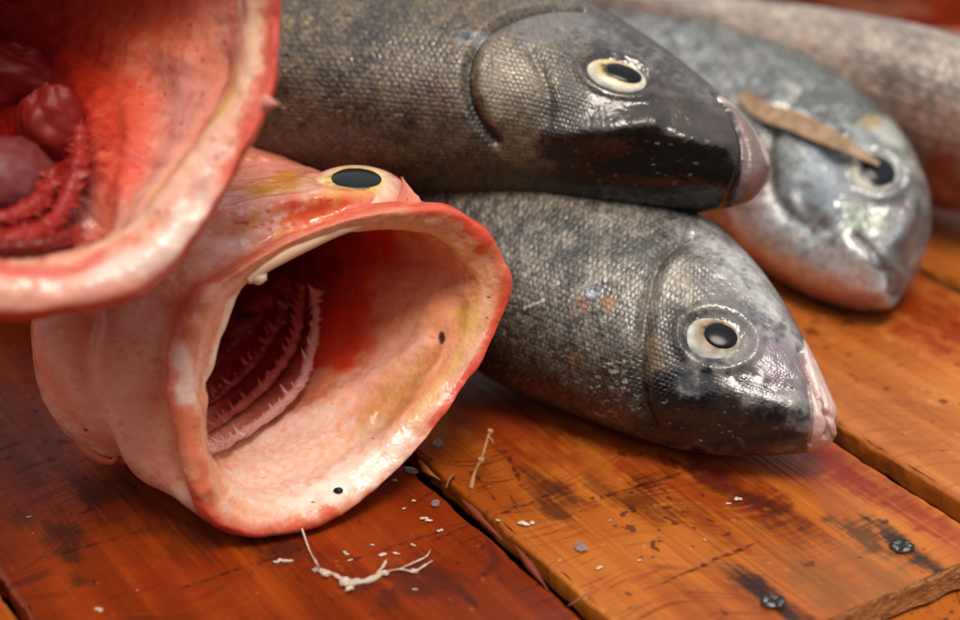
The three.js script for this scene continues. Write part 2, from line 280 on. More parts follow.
const endGrain = (() => {                        // torn pale fibres of the sawn ends
  const W = 512, H = 64, a = new Uint8Array(W * H * 4), b = new Uint8Array(W * H * 4);
  for (let j = 0; j < H; j++) for (let i = 0; i < W; i++) { const k = j * W + i, f = noise(i * 0.35, j * 0.9, 2) * 0.6 + fbm(i * 0.06, j * 0.3, 5, 3), c = mixc([132, 78, 38], [200, 142, 86], clamp(0.5 + 0.75 * f)); for (let x = 0; x < 3; x++) a[k * 4 + x] = clamp(c[x], 0, 255); a[k * 4 + 3] = b[k * 4 + 3] = 255; b[k * 4] = clamp(128 + 120 * f, 0, 255); b[k * 4 + 1] = 225; }
  const hr = tex(b, W, H, false); return new THREE.MeshStandardMaterial({ map: tex(a, W, H, true), roughnessMap: hr, roughness: 1, bumpMap: hr, bumpScale: 0.0006 });
})();
function plank(t0, t1, mat, z, lift, rag = 0.0008) {
  const prof = [], R = 0.0016, w = t1 - t0, nx = 30;
  for (let i = 0; i <= nx; i++) prof.push([t0 + R + (w - 2 * R) * i / nx, 0, 0]);
  for (let i = 1; i <= 4; i++) { const a = i / 4 * Math.PI / 2; prof.push([t1 - R + R * Math.sin(a), -R + R * Math.cos(a), 1]); }
  prof.push([t1, -THICK * 0.4, 1], [t1, -THICK * 0.7, 1], [t1, -THICK, 1], [t0, -THICK, -1], [t0, -THICK * 0.7, -1], [t0, -THICK * 0.4, -1]);
  for (let i = 3; i >= 0; i--) { const a = i / 4 * Math.PI / 2; prof.push([t0 + R - R * Math.sin(a + 0) , -R + R * Math.cos(a), -1]); }
  const m = prof.length, ns = 300, pos = [], uv = [], idx = [], wid = w + 2 * THICK;
  const place = (s, t, y, side) => {
    const e = side ? rag * (noise(s * 260, y * 500, z) + 1.3 * Math.max(0, noise(s * 90, 3, z + side) - 0.35)) : 0;
    const yy = y + lift + (y > -0.004 ? 0.0006 * noise(s * 12, t * 20, z) + 0.00025 * noise(s * 70, t * 120, z) : 0) - (side && y > -0.006 ? 0.0012 * Math.max(0, noise(s * 130, 7, z + side)) : 0);
    return V(0, yy, 0).addScaledVector(UA, s).addScaledVector(NA, t - side * Math.max(0, e));
  };
  for (let j = 0; j <= ns; j++) { const f = j / ns, s = S0 + (S1 - S0) * (0.35 * f + 0.65 * (1 - (1 - f) * (1 - f))); prof.forEach(([t, y, side], i) => { const p = place(s, t, y, side); pos.push(p.x, p.y, p.z); const across = side > 0 ? t1 - y : side < 0 ? t0 + y : t; uv.push((s - S0) / (S1 - S0), (across - t0 + THICK) / wid); }); }
  for (let j = 0; j < ns; j++) for (let i = 0; i < m; i++) { const i1 = (i + 1) % m, a = j * m + i, b = j * m + i1, c = a + m, d = b + m; idx.push(a, c, b, b, c, d); }
  const g = new THREE.BufferGeometry(); g.setAttribute('position', new THREE.Float32BufferAttribute(pos, 3)); g.setAttribute('uv', new THREE.Float32BufferAttribute(uv, 2)); g.setIndex(idx); g.computeVertexNormals();
  const o = mesh('plank', g, mat, table);
  // the torn sawn end
  const ep = [], eu = [], ei = [], nt = 120, ny = 8;
  for (let j = 0; j <= ny; j++) for (let i = 0; i <= nt; i++) { const t = t0 + w * i / nt, y = -THICK * j / ny, edge = j === 0 || j === ny ? 0 : 1; const p = place(S1 + (j === 0 ? 0.0002 : 0.0006) + edge * 0.0006 * noise(i * 0.8, j * 0.9, z) + 0.0006 * noise(i * 0.13, 0, z), t, y, 0); if (j === 0) p.y += 0.0002 - 0.0006 * Math.max(0, noise(i * 0.5, 2, z)); ep.push(p.x, p.y, p.z); eu.push(t / 0.11, j / ny); }
  for (let j = 0; j < ny; j++) for (let i = 0; i < nt; i++) { const a = j * (nt + 1) + i; ei.push(a, a + nt + 1, a + 1, a + 1, a + nt + 1, a + nt + 2); }
  const eg = new THREE.BufferGeometry(); eg.setAttribute('position', new THREE.Float32BufferAttribute(ep, 3)); eg.setAttribute('uv', new THREE.Float32BufferAttribute(eu, 2)); eg.setIndex(ei); eg.computeVertexNormals();
  mesh('end_grain', eg, endGrain, o);
  return o;
}
const DEEP = [[92, 26, 4], [158, 62, 10], [184, 84, 18]], WARM = [[134, 58, 13], [196, 110, 40], [212, 136, 58]], PALE = [[152, 76, 26], [200, 124, 58], [208, 132, 62]];
const P1 = plank(-0.1895, -0.0708, woodPaint(-0.1895, -0.0708, 1920, 416, DEEP, 11.3, 0.9), 11.3, 0, 0.0016);
const P2 = plank(-0.0653, 0.042, woodPaint(-0.0653, 0.042, 1920, 392, WARM, 27.7, 0.8), 27.7, 0);
plank(0.0478, 0.144, woodPaint(0.0478, 0.144, 1280, 240, PALE, 41.1, 0.25), 41.1, 0.0012);
plank(0.1500, 0.268, woodPaint(0.1500, 0.268, 1024, 200, PALE, 52.9, 0.25), 52.9, 0.0005);
plank(-0.312, -0.1916, woodPaint(-0.312, -0.1916, 1024, 200, WARM, 63.2, 0.5), 63.2, 0);
plank(0.2735, 0.385, woodPaint(0.2735, 0.385, 512, 100, WARM, 71.2, 0.3), 71.2, 0);
{ // the batten that the plank ends are screwed to
  const g = new THREE.BoxGeometry(0.10, 0.03, 0.74, 40, 4, 200), p = g.attributes.position, uv = g.attributes.uv;
  for (let i = 0; i < p.count; i++) { const x = p.getX(i), y = p.getY(i), z = p.getZ(i); p.setY(i, y + 0.0006 * noise(x * 40, z * 12, 5)); uv.setXY(i, (z + 0.4 + y) / 0.62, (x + 0.06 + y) / 0.14); }
  const m = new THREE.Matrix4().makeBasis(UA, V(0, 1, 0), NA.clone()).setPosition(V(0, -THICK - 0.0162, 0).addScaledVector(UA, 0.205).addScaledVector(NA, 0.04)); g.applyMatrix4(m); g.computeVertexNormals();
  mesh('batten', g, P2.material, table);
}
{ // an added, unseen closed box under the planks that keeps their gaps dark
  const mat = new THREE.MeshStandardMaterial({ color: 0x6a3c1c, roughness: .75 }), h = 0.74, yc = -THICK - 0.0335 - h / 2;
  const m = new THREE.Matrix4().makeBasis(UA, V(0, 1, 0), NA.clone()).setPosition(V(0, yc, 0).addScaledVector(UA, -0.113).addScaledVector(NA, 0.0365));
  for (const [sx, sy, sz, x, y, z] of [[0.016, h, 0.68, 0.292, 0, 0], [0.016, h, 0.68, -0.292, 0, 0], [0.568, h, 0.016, 0, 0, 0.332], [0.568, h, 0.016, 0, 0, -0.332], [0.568, 0.016, 0.648, 0, -h / 2 + 0.02, 0]]) mesh('added_box_panel', new THREE.BoxGeometry(sx, sy, sz).translate(x, y, z).applyMatrix4(m), mat, table);
  for (const z of [-0.33, 0.33]) mesh('added_box_rail', new THREE.BoxGeometry(0.55, 0.03, 0.02).translate(-0.02, h / 2 + 0.0165, z).applyMatrix4(m), mat, table);
  mesh('added_box_rail', new THREE.BoxGeometry(0.02, 0.03, 0.68).translate(-0.29, h / 2 + 0.0165, 0).applyMatrix4(m), mat, table);
}
{ // flat screw heads sunk in the plank, corroded, each in a ragged dark hole
  const head = new THREE.LatheGeometry([[0.00001, 0.0003], [0.0006, 0.0003], [0.0012, 0.0005], [0.0018, 0.0007], [0.0024, 0.0006], [0.0028, 0.0002], [0.0029, -0.0015]].map(([x, y]) => new THREE.Vector2(x, y)), 40), hc = [];
  { const p = head.attributes.position; for (let i = 0; i < p.count; i++) { const x = p.getX(i), z = p.getZ(i), y = p.getY(i), slot = Math.abs(x) < 0.0005 || Math.abs(z) < 0.0004; if (y > -0.001) p.setY(i, y + 0.0002 * noise(x * 1300, z * 1300, 3) - (slot ? 0.0005 : 0)); const f = clamp(0.55 + 0.9 * noise(x * 1500, z * 1500, 8)) * (slot ? 0.15 : 1); hc.push(0.06 + 0.2 * f, 0.055 + 0.19 * f, 0.048 + 0.17 * f); } head.setAttribute('color', new THREE.Float32BufferAttribute(hc, 3)); head.computeVertexNormals(); }
  const steel = new THREE.MeshStandardMaterial({ vertexColors: true, metalness: 0.75, roughness: 0.34 }), grime = new THREE.MeshStandardMaterial({ color: 0x120d09, roughness: 0.75 });
  for (const [x, y, a] of [[773, 603, 0.4], [902, 548, 1.2]]) {
    const p = onHeight(x, y, 0), s = mesh('screw', head, steel, P2); s.position.copy(p).setY(0.0004); s.rotation.y = a;
    const sh = new THREE.Shape(); for (let i = 0; i < 40; i++) { const q = i / 40 * 2 * Math.PI, r = 0.0033 * (1 + 0.10 * noise(Math.cos(q) * 2 + x, Math.sin(q) * 2, 3)); i ? sh.lineTo(r * Math.cos(q), r * Math.sin(q)) : sh.moveTo(r, 0); }
    const h = mesh('screw_hole', new THREE.ShapeGeometry(sh).rotateX(-Math.PI / 2), grime, P2); h.position.copy(p).setY(0.0007);
  }
}
// ---------------------------------------------------------------- breams
// A bream is a body of oval sections along its length. Each section: the photo pixels of its back and belly outline, read on the
// fish's own middle plane (point p0, flank normal n), and its half thickness b in metres. Order: tail to snout.
function breamSkin(p0, n, secs, NU, NV, pow = 2.25) {
  n = n.clone().normalize();
  const T = secs.map(([t, b]) => [onPlane(t[0], t[1], p0, n), onPlane(b[0], b[1], p0, n)]), C = T.map(([a, b]) => a.clone().add(b).multiplyScalar(0.5));
  const rings = secs.map(([, , b, w = 1, shift = 0], i) => {
    const y = T[i][0].clone().sub(T[i][1]); let a = y.length() / 2; y.normalize();
    const q0 = project(C[Math.max(0, i - 1)]), q1 = project(C[Math.min(C.length - 1, i + 1)]), l = Math.hypot(q1[0] - q0[0], q1[1] - q0[1]), e = [-(q1[1] - q0[1]) / l, (q1[0] - q0[0]) / l];
    const f = (v) => { const s = project(C[i]), t = project(C[i].clone().addScaledVector(v, 0.001)); return Math.abs((t[0] - s[0]) * e[0] + (t[1] - s[1]) * e[1]) * 1000; };
    const h = a * f(y), kz = f(n) * b; a = Math.sqrt(Math.max(h * h - kz * kz, 0.09 * h * h)) / f(y);
    const c = C[i].clone().addScaledVector(n, shift), pts = [];
    for (let k = 0; k < NV; k++) { const th = k / NV * 2 * Math.PI, cs = Math.cos(th), sn = Math.sin(th), s = (x) => Math.sign(x) * Math.pow(Math.abs(x), 2 / pow); pts.push(c.clone().addScaledVector(n, -b * s(cs)).addScaledVector(y, a * s(sn))); }
    return { pts, w };
  });
  const cap = (r) => { const c = V(0, 0, 0); for (const p of r.pts) c.add(p); c.multiplyScalar(1 / r.pts.length); return { pts: r.pts.map((p) => c.clone().lerp(p, 0.02)), w: 0.12 }; };
  const first = cap(rings[0]), last = cap(rings[rings.length - 1]); rings[0].w = 0.12; rings.unshift(first); rings.push(last);
  const skin = new Skin(rings, NU, NV);
  return skin;
}
// the middle plane of a fish: two pixels on its axis with their heights, and how far its flank is tipped from flat towards the belly side (degrees)
function plane([x0, y0, h0], [x1, y1, h1], tip) {
  const A = onHeight(x0, y0, h0), B = onHeight(x1, y1, h1), X = A.clone().sub(B).normalize(), side = X.clone().cross(V(0, 1, 0)).normalize(), up = side.clone().cross(X).normalize(), t = tip * Math.PI / 180;
  return [B, up.multiplyScalar(Math.cos(t)).addScaledVector(side, Math.sin(t))];
}
// overlapping scales: returns [height, tone, edge] at length position x and girth position y, both counted in scales
function scales(x, y, k) {
  let best = -1, hgt = 0, tone = 0, edge = 0; const cx = Math.floor(x), cy = Math.floor(y);
  for (let a = cx - 1; a <= cx + 1; a++) for (let b = cy - 1; b <= cy + 1; b++) {
    const ox = a + 0.5 + (b & 1) * 0.5, dx = (x - ox - 0.18 * (hash2(a + k, b) - 0.5)) / 0.95, dy = (y - b - 0.5 - 0.18 * (hash2(a, b + k) - 0.5)) / 0.86, d = Math.hypot(dx * (dx > 0 ? 0.8 : 1.1), dy); if (d > 1) continue;
    const pr = -ox; // scales nearer the head overlap those behind them
    if (best === -1 || pr > best) { best = pr; hgt = 0.25 + 0.55 * (1 - d * d) + 0.12 * dx; tone = hash2(a * 7 + k, b * 13); edge = step(0.72, 0.98, d); }
  }
  return [hgt, tone, edge];
}
function eyeball(parent, centre, normal, axis, R, spec) {     // spec: rings of [radius share, r, g, b], bulge, pupil [radius share, stretch], colour
  const g = new THREE.Group(); g.name = 'eye'; parent.add(g);
  const z = normal.clone().normalize(), x = axis.clone().addScaledVector(z, -axis.dot(z)).normalize(), y = z.clone().cross(x);
  g.matrixAutoUpdate = true; g.quaternion.setFromRotationMatrix(new THREE.Matrix4().makeBasis(x, y, z)); g.position.copy(centre);
  const dome = (R0, bulge, base, flat = 1) => { const pts = []; for (let i = 0; i <= 30; i++) { const f = i / 30; pts.push(new THREE.Vector2(Math.max(1e-5, R0 * f), base + bulge * Math.pow(1 - f * f, 0.6))); } return new THREE.LatheGeometry(pts, 72).rotateX(Math.PI / 2).scale(1, flat, 1); };
  const ball = dome(R, spec.bulge * R, -0.1 * R, spec.flat ?? 1), p = ball.attributes.position, col = [];
  for (let i = 0; i < p.count; i++) { const r = Math.hypot(p.getX(i), p.getY(i) / (spec.flat ?? 1)) / R, n = noise(p.getX(i) * 900, p.getY(i) * 900, 5) * 0.07 + 0.05 * p.getX(i) / R; let k = 0; while (k < spec.rings.length - 2 && spec.rings[k + 1][0] < r + n) k++; const A = spec.rings[k], B = spec.rings[k + 1], c = mixc(A.slice(1), B.slice(1), step(A[0], B[0], r + n)); const d = 1 + 0.22 * fbm(p.getX(i) * 500 + R * 9e4, p.getY(i) * 500, 1, 3); const q = new THREE.Color().setRGB(clamp(c[0] * d / 255), clamp(c[1] * d / 255), clamp(c[2] * d / 255), THREE.SRGBColorSpace); col.push(q.r, q.g, q.b); }
  ball.setAttribute('color', new THREE.Float32BufferAttribute(col, 3));
  mesh('eyeball', ball, new THREE.MeshPhysicalMaterial({ vertexColors: true, roughness: 0.25, specularIntensity: 0.8 }), g);
  const [pr, st, dx = 0, dy = 0] = spec.pupil, top = spec.bulge * R, hz = top * Math.pow(1 - pr * pr, 0.6) - 0.1 * R;
  const pu = mesh('pupil', dome(R * pr, top - 0.1 * R - hz + 0.02 * R, 0)  .scale(1, st * (spec.flat ?? 1), 1), new THREE.MeshPhysicalMaterial({ color: spec.dark ?? 0x070608, roughness: 0.18, specularIntensity: 0.45 }), g);
  pu.position.set(dx * R, dy * R, hz + 0.005 * R);
  if (spec.clear) mesh('cornea', dome(R * 0.97, spec.bulge * R * 1.12 + 0.0005, -0.06 * R, spec.flat ?? 1), new THREE.MeshPhysicalMaterial({ color: 0xffffff, transmission: 1, thickness: 0, roughness: 0.04, ior: 1.38 }), g);
  return g;
}
// a raised rim or fold of skin along landmarks
function fold(parent, name, marks, r, mat, lift = 0.3, taper = true) { const pts = marks.map((m) => m.p.clone().addScaledVector(m.n, r * lift)); return mesh(name, tubeGeo(pts, (t) => r * (taper ? 0.25 + 0.75 * Math.pow(Math.sin(Math.PI * clamp(t, 0.02, 0.98)), 0.5) : 1), 10), mat, parent); }
const eyeDist = (p, E, flat) => { const d = p.clone().sub(E.p), x = camDir(.94, -.34, 0); x.addScaledVector(E.n, -x.dot(E.n)).normalize(); const a = d.dot(x), z = d.dot(E.n), b = Math.sqrt(Math.max(0, d.lengthSq() - a * a - z * z)) / flat; return Math.hypot(a, b, z); };
const bump1 = (d, w) => Math.exp(-(d * d) / (w * w));

// --- the lower bream, lying on the planks
const PL2 = plane([838, 424, .018], [530, 268, .0345], 28);
const bream2 = breamSkin(...PL2, [
  [[352, 52], [330, 98], .006], [[386, 60], [346, 160], .011], [[425, 72], [374, 228], .017], [[470, 95], [408, 292], .022], [[520, 122], [448, 346], .025], [[578, 151], [490, 379], .0265],
  [[632, 178], [540, 400], .0265, 1.2], [[682, 206], [592, 420], .0255, 1.2], [[724, 234], [642, 437], .0235, 1.2], [[758, 266], [690, 448], .0205, 1.2], [[783, 300], [733, 452], .0175, 1.2], [[803, 334], [772, 452], .0145, 1.2], [[820, 368], [803, 450], .011, .8], [[832, 395], [824, 446], .0075, .6], [[838, 412], [836, 434], .0035, .4],
], 300, 192);
const bream1 = breamSkin(...plane([770, 170, .070], [430, 72, .086], 26), [
  [[120, -50], [112, 20], .006], [[170, -75], [155, 90], .012], [[240, -80], [222, 146], .019], [[310, -70], [296, 172], .025], [[380, -55], [368, 186], .028], [[440, -38], [430, 194], .0285],
  [[505, -16], [492, 200], .0285, 1.2], [[560, 0], [545, 205], .027, 1.2], [[605, 17], [590, 211], .025, 1.2], [[645, 40], [632, 214], .0225, 1.2], [[682, 66], [672, 214], .019, 1.2], [[714, 91], [707, 211], .0155, 1.2], [[740, 114], [734, 206], .0115, .8], [[758, 137], [754, 198], .008, .6], [[770, 158], [769, 180], .004, .4],
], 300, 192);
const bream3 = breamSkin(...plane([890, 293, .014], [720, 125, .037], 34), [
  [[470, 10], [462, 50], .006], [[540, 2], [520, 85], .012], [[610, 8], [575, 130], .019], [[680, 20], [622, 165], .024], [[745, 36], [662, 192], .027], [[800, 56], [695, 216], .028],
  [[848, 82], [724, 238], .0275, 1.2], [[885, 112], [752, 260], .026, 1.2], [[911, 144], [780, 277], .024, 1.2], [[926, 178], [808, 290], .021, 1.2], [[929, 210], [833, 298], .018, 1.2], [[921, 242], [855, 302], .014, 1.2], [[908, 268], [873, 304], .009, .8], [[897, 286], [885, 303], .005, .5],
], 220, 160);

// fleshy colours below are sRGB values; some pale marks on the breams are painted reflections
const wetFish = { specularIntensity: 1, metalness: 0.08, ior: 1.62 };
function breamPaint(skin, W, H, o) {
  // o: back, flank, belly colours by girth; NX scales along, NY round; headLine marks: scales end there
  return new Paint(skin, W, H, (u, v, p) => {
    const dv = v - 0.5 + 0.02 * noise(u * 9, v * 14, o.z), side = Math.sin((v) * 2 * Math.PI);           // +1 back, -1 belly
    const big = fbm(p.x * 45, p.y * 45, p.z * 45 + o.z, 4), mid = fbm(p.x * 190 + o.z, p.y * 190, p.z * 190, 4), fine = fbm(p.x * 900, p.y * 900, p.z * 900 + o.z, 2);
    let c = side > 0 ? mixc(o.flank, o.back, step(0.15, 0.85, side + 0.35 * big)) : mixc(o.flank, o.belly, step(o.low ?? 0.25, (o.low ?? 0.25) + 0.6, -side + 0.35 * big));
    const head = step(o.head - 0.012, o.head + 0.012, u + 0.05 * (v - 0.5) * o.slant + 0.012 * mid);
    const [h, t, e] = scales(u * o.NX + 0.25 * noise(u * 30, v * 30, 2), v * o.NY + 0.25 * noise(u * 30, v * 30, 8), o.z | 0);
    const sc = (1 - head * (o.headScale ?? 1)), str = fbm(u * 420, v * 170, o.z + 3, 3), str2 = noise(u * 900, v * 420, o.z);
    const k = 1 + (o.calm ?? 1) * (sc * (0.30 * (t - 0.5) - 0.30 * e + 0.5 * str + 0.16 * str2) + 0.42 * mid + 0.26 * big);
    c = [c[0] * k, c[1] * k, c[2] * k];
    c = mixc(c, o.tint, clamp(0.55 * big + 0.25 * mid) * 0.9);
    const pore = head > 0 ? fbm(p.x * 420 + 7, p.y * 420, p.z * 420, 3) : 0;
    if (head > 0) { const q = 1 + 0.4 * mid + 0.14 * fine; c = mixc(c, [o.headc[0] * q, o.headc[1] * q, o.headc[2] * q], head * (o.headMix ?? 0.85)); }
    return [c[0], c[1], c[2], 0.33 + 0.26 * mid + 0.10 * fine - 0.09 * head + 0.10 * e * sc, 0.5 + sc * (0.40 * (h - 0.5) + 0.10 * str) + (0.12 + 0.16 * head) * mid + 0.10 * fine + 0.12 * head * pore];
  });
}
function halo(pt, c, R, col, o) { const n = 10, pts = []; for (let i = 0; i < n; i++) { const a = i / n * 2 * Math.PI; pts.push([c[0] + R[0] * Math.cos(a) , c[1] + R[1] * Math.sin(a)]); } pt.patch(pt.skin.mark(pts), col, o); }
function sprinkle(pt, box, n, col, r0, r1, o = {}) { for (let i = 0; i < n; i++) { const x = box[0] + rnd() * (box[2] - box[0]), y = box[1] + rnd() * (box[3] - box[1]), h = pt.skin.hit(x, y, o.u0, o.u1); if (h.miss) continue; const h2 = pt.skin.hit(x + 1 + 3 * rnd(), y + 2 * (rnd() - 0.5), o.u0, o.u1); pt.stroke([h, h2.miss || Math.abs(h2.v - h.v) > 0.05 ? h : h2], r0 + rnd() * (r1 - r0), col, { soft: 0.7, ragged: 0.6, margin: 0.012, alpha: 0.4 + 0.6 * rnd(), ...o }); } }
// everything in front of a line of landmarks, right round the snout
const ahead = (pt, marks, col, rough) => { const m = marks.slice().sort((a, b) => a.v - b.v); pt.each([{ u: Math.min(...m.map((x) => x.u)) - .02, v: 0 }, { u: 1, v: .9999 }], 0, (k, p, u, v) => { let t; if (v <= m[0].v) t = m[0].u; else if (v >= m[m.length - 1].v) t = m[m.length - 1].u; else { let i = 0; while (m[i + 1].v < v) i++; t = m[i].u + (m[i + 1].u - m[i].u) * (v - m[i].v) / (m[i + 1].v - m[i].v); } const a = step(-.004, .004, u - t + .006 * fbm(p.x * 500, p.y * 500, p.z * 500, 3)), q = 1 + .16 * fbm(p.x * 350, p.y * 350, p.z * 350, 3); if (a > 0) pt.lay(k, [col[0] * q, col[1] * q, col[2] * q], a * .97, rough); }); };
const tip = (pt, u0, col) => { for (let j = Math.floor(u0 * pt.H); j < pt.H; j++) for (let i = 0; i < pt.W; i++) pt.lay(j * pt.W + i, col, step(u0, u0 + .006, j / pt.H) * .95, .32); };
const groove = (skin, marks, w, d) => { const m = smoothMarks(marks).map((x) => x.p); return (u, v, p) => { const r = lineDist(p, m, false); return r > 3 * w ? 0 : d * bump1(r, w); }; };

// ---- lower bream
{
  const k = bream2, fish = thing('bream', 'grey scaly bream lying flat on the planks, black cheek and pale pink lips', 'fish', 'breams');
  const mk = (l) => k.mark(l);
  const gill = mk([[690, 235], [660, 262], [648, 300], [642, 345], [640, 390], [652, 425]]), mouth = mk([[840, 428], [828, 414], [818, 392], [808, 366], [803, 350]]), lip2 = mk([[800, 348], [806, 372], [811, 398], [812, 422], [809, 444]]), brow = mk([[655, 268], [680, 262], [720, 272], [752, 292], [778, 322]]), cheek = mk([[690, 400], [725, 392], [765, 404], [790, 408]]);
  const E2 = k.hit(718, 336);
  const fs = [groove(k, gill, .0020, -.0020), groove(k, mouth, .0011, -.0014), groove(k, lip2, .0012, -.0010), groove(k, mk([[812, 356], [822, 384], [828, 410], [826, 436]]), .0010, -.0010), groove(k, mk([[664, 300], [690, 306], [694, 340], [684, 372]]), .004, -.0008), groove(k, mk([[745, 372], [770, 384], [800, 392]]), .003, -.0008), groove(k, brow, .003, .0008), groove(k, cheek, .004, .0006)];
  k.push((u, v, p) => { let d = 0; for (const f of fs) d += f(u, v, p); const r = eyeDist(p, E2, .84); if (r < .03) d += .0010 * bump1(r - .0113, .0017) - .0016 * bump1(r, .009); return d; });
  const pt = breamPaint(k, 1280, 1088, { back: [84, 82, 80], flank: [126, 119, 106], belly: [88, 78, 68], headc: [128, 124, 121], tint: [84, 66, 46], NX: 128, NY: 132, head: 0.66, slant: 1.2, headMix: 0.7, headScale: 0.75, z: 3 });
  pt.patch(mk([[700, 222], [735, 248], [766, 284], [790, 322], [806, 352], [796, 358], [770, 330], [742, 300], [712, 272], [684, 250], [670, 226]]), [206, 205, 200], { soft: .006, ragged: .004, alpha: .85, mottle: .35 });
  pt.patch(mk([[655, 275], [690, 268], [700, 300], [690, 320], [660, 325], [640, 310]]), [150, 142, 120], { soft: .006, ragged: .003, alpha: .6, mottle: .6 });
  pt.patch(mk([[752, 338], [775, 332], [798, 352], [806, 392], [790, 404], [766, 396], [752, 376]]), [126, 108, 118], { soft: .005, ragged: .004, alpha: .85, mottle: .4 });
  pt.patch(mk([[748, 298], [766, 312], [788, 338], [776, 340], [752, 322]]), [52, 48, 58], { soft: .002, ragged: .003, alpha: .8, mottle: .5 });
  pt.patch(mk([[642, 338], [668, 336], [672, 372], [646, 378]]), [108, 82, 42], { soft: .003, ragged: .003, alpha: .85, mottle: .5 });
  pt.patch(mk([[676, 318], [700, 350], [716, 362], [700, 368], [672, 352], [664, 330]]), [34, 30, 28], { soft: .003, ragged: .004, alpha: .85, mottle: .4 });
  pt.patch(mk([[670, 300], [684, 308], [690, 340], [704, 366], [740, 372], [752, 392], [700, 392], [664, 372], [656, 330]]), [40, 36, 34], { soft: .005, ragged: .006, alpha: .8, mottle: .4 }); pt.patch(mk([[690, 262], [722, 276], [754, 300], [768, 330], [752, 330], [738, 312], [706, 296], [684, 290]]), [78, 74, 78], { soft: .004, ragged: .006, alpha: .7, mottle: .5 }); pt.patch(mk([[620, 240], [660, 232], [690, 250], [660, 268], [630, 272]]), [58, 54, 52], { soft: .005, ragged: .008, alpha: .7, mottle: .6 });
  pt.patch(mk([[644, 392], [672, 374], [706, 372], [736, 386], [752, 400], [790, 410], [812, 408], [811, 432], [806, 447], [760, 451], [700, 448], [660, 438], [640, 425]]), [19, 17, 19], { soft: .006, ragged: .007, alpha: .97, mottle: .12, rough: .2 });
  pt.patch(mk([[716, 392], [742, 396], [752, 412], [730, 420], [712, 410]]), [78, 66, 52], { soft: .004, ragged: .004, alpha: .6, mottle: .7 });
  ahead(pt, mk([[803, 342], [806, 360], [809, 380], [811, 400], [811, 422], [808, 444]]), [216, 194, 184], .34);
  pt.patch(mk([[822, 412], [838, 410], [841, 428], [826, 444], [814, 444], [816, 426]]), [206, 150, 140], { soft: .004, ragged: .003, alpha: .7 });
  pt.stroke(mk([[812, 356], [822, 384], [828, 410], [826, 436]]), .0008, [168, 128, 120], { alpha: .7 }); pt.stroke(mk([[822, 372], [832, 398], [837, 420]]), .0007, [176, 140, 130], { alpha: .6 }); pt.stroke(mouth, .0007, [150, 104, 96], { alpha: .8 }); pt.stroke(lip2, .0009, [112, 92, 88], { alpha: .7 }); pt.stroke(gill, .0012, [62, 52, 44], { alpha: .55, ragged: .7 });
  halo(pt, [594, 291], [9, 8], [112, 116, 126], { soft: .0012, ragged: .001 }); halo(pt, [592, 294], [4, 3], [176, 182, 190], { soft: .0006, ragged: .0006 });
  halo(pt, [580, 306], [7, 4], [150, 84, 36], { soft: .0014, ragged: .002, alpha: .8 }); halo(pt, [610, 302], [6, 4], [150, 86, 40], { soft: .0014, ragged: .002, alpha: .8 }); halo(pt, [576, 358], [6, 6], [128, 78, 38], { soft: .0014, ragged: .002, alpha: .7 });
  pt.stroke(mk([[524, 308], [534, 304], [544, 300]]), .0006, [216, 216, 208], { ragged: 1.6, alpha: .7 });
  pt.stroke(mk([[690, 254], [720, 262], [752, 284]]), .0016, [98, 92, 88], { ragged: 1.6, alpha: .4 }); pt.stroke(mk([[660, 250], [690, 246], [716, 254]]), .0018, [80, 76, 76], { ragged: 1.6, alpha: .4 }); pt.stroke(mk([[650, 262], [676, 256], [700, 262]]), .0018, [84, 76, 70], { ragged: 1.6, alpha: .4 });
  halo(pt, [640, 236], [40, 12], [66, 62, 62], { soft: .004, ragged: .006, alpha: .55, mottle: .7 }); halo(pt, [600, 250], [34, 14], [70, 64, 58], { soft: .004, ragged: .006, alpha: .45, mottle: .7 });
  sprinkle(pt, [650, 378, 800, 440], 36, [150, 144, 138], .0001, .0004); sprinkle(pt, [480, 230, 640, 420], 110, [176, 172, 162], .0002, .0006, { alpha: .6 }); sprinkle(pt, [480, 230, 640, 420], 120, [48, 42, 38], .0004, .0011); sprinkle(pt, [650, 230, 790, 330], 40, [90, 86, 86], .0002, .0008, { alpha: .5 }); sprinkle(pt, [590, 360, 640, 420], 30, [196, 194, 186], .0003, .0008, { alpha: .6 });  // pale flecks paint wet glints into the skin colour; dark ones are mottling
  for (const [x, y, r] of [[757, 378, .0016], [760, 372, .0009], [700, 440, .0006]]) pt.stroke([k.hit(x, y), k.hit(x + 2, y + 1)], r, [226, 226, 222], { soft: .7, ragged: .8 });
  for (let i = 0; i < 34; i++) { const x = 764 + rnd() * 34, y = 340 + rnd() * 50; pt.stroke(mk([[x, y], [x + 5, y + 9]]), .00022, [176, 166, 172], { alpha: .5 }); }
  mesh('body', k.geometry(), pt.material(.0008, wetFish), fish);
  eyeball(fish, k.hit(718, 337).p.clone().addScaledVector(E2.n, -.0007), E2.n.clone().lerp(camDir(.26, .64, .72), .25), camDir(.94, -.34, 0), .0100, { bulge: .34, flat: .84, rings: [[0, 40, 32, 26], [.40, 70, 54, 42], [.49, 150, 116, 84], [.60, 168, 156, 138], [.76, 200, 196, 184], [.9, 204, 202, 192], [1, 110, 104, 96]], pupil: [.48, .98, .06, -.02] });
}
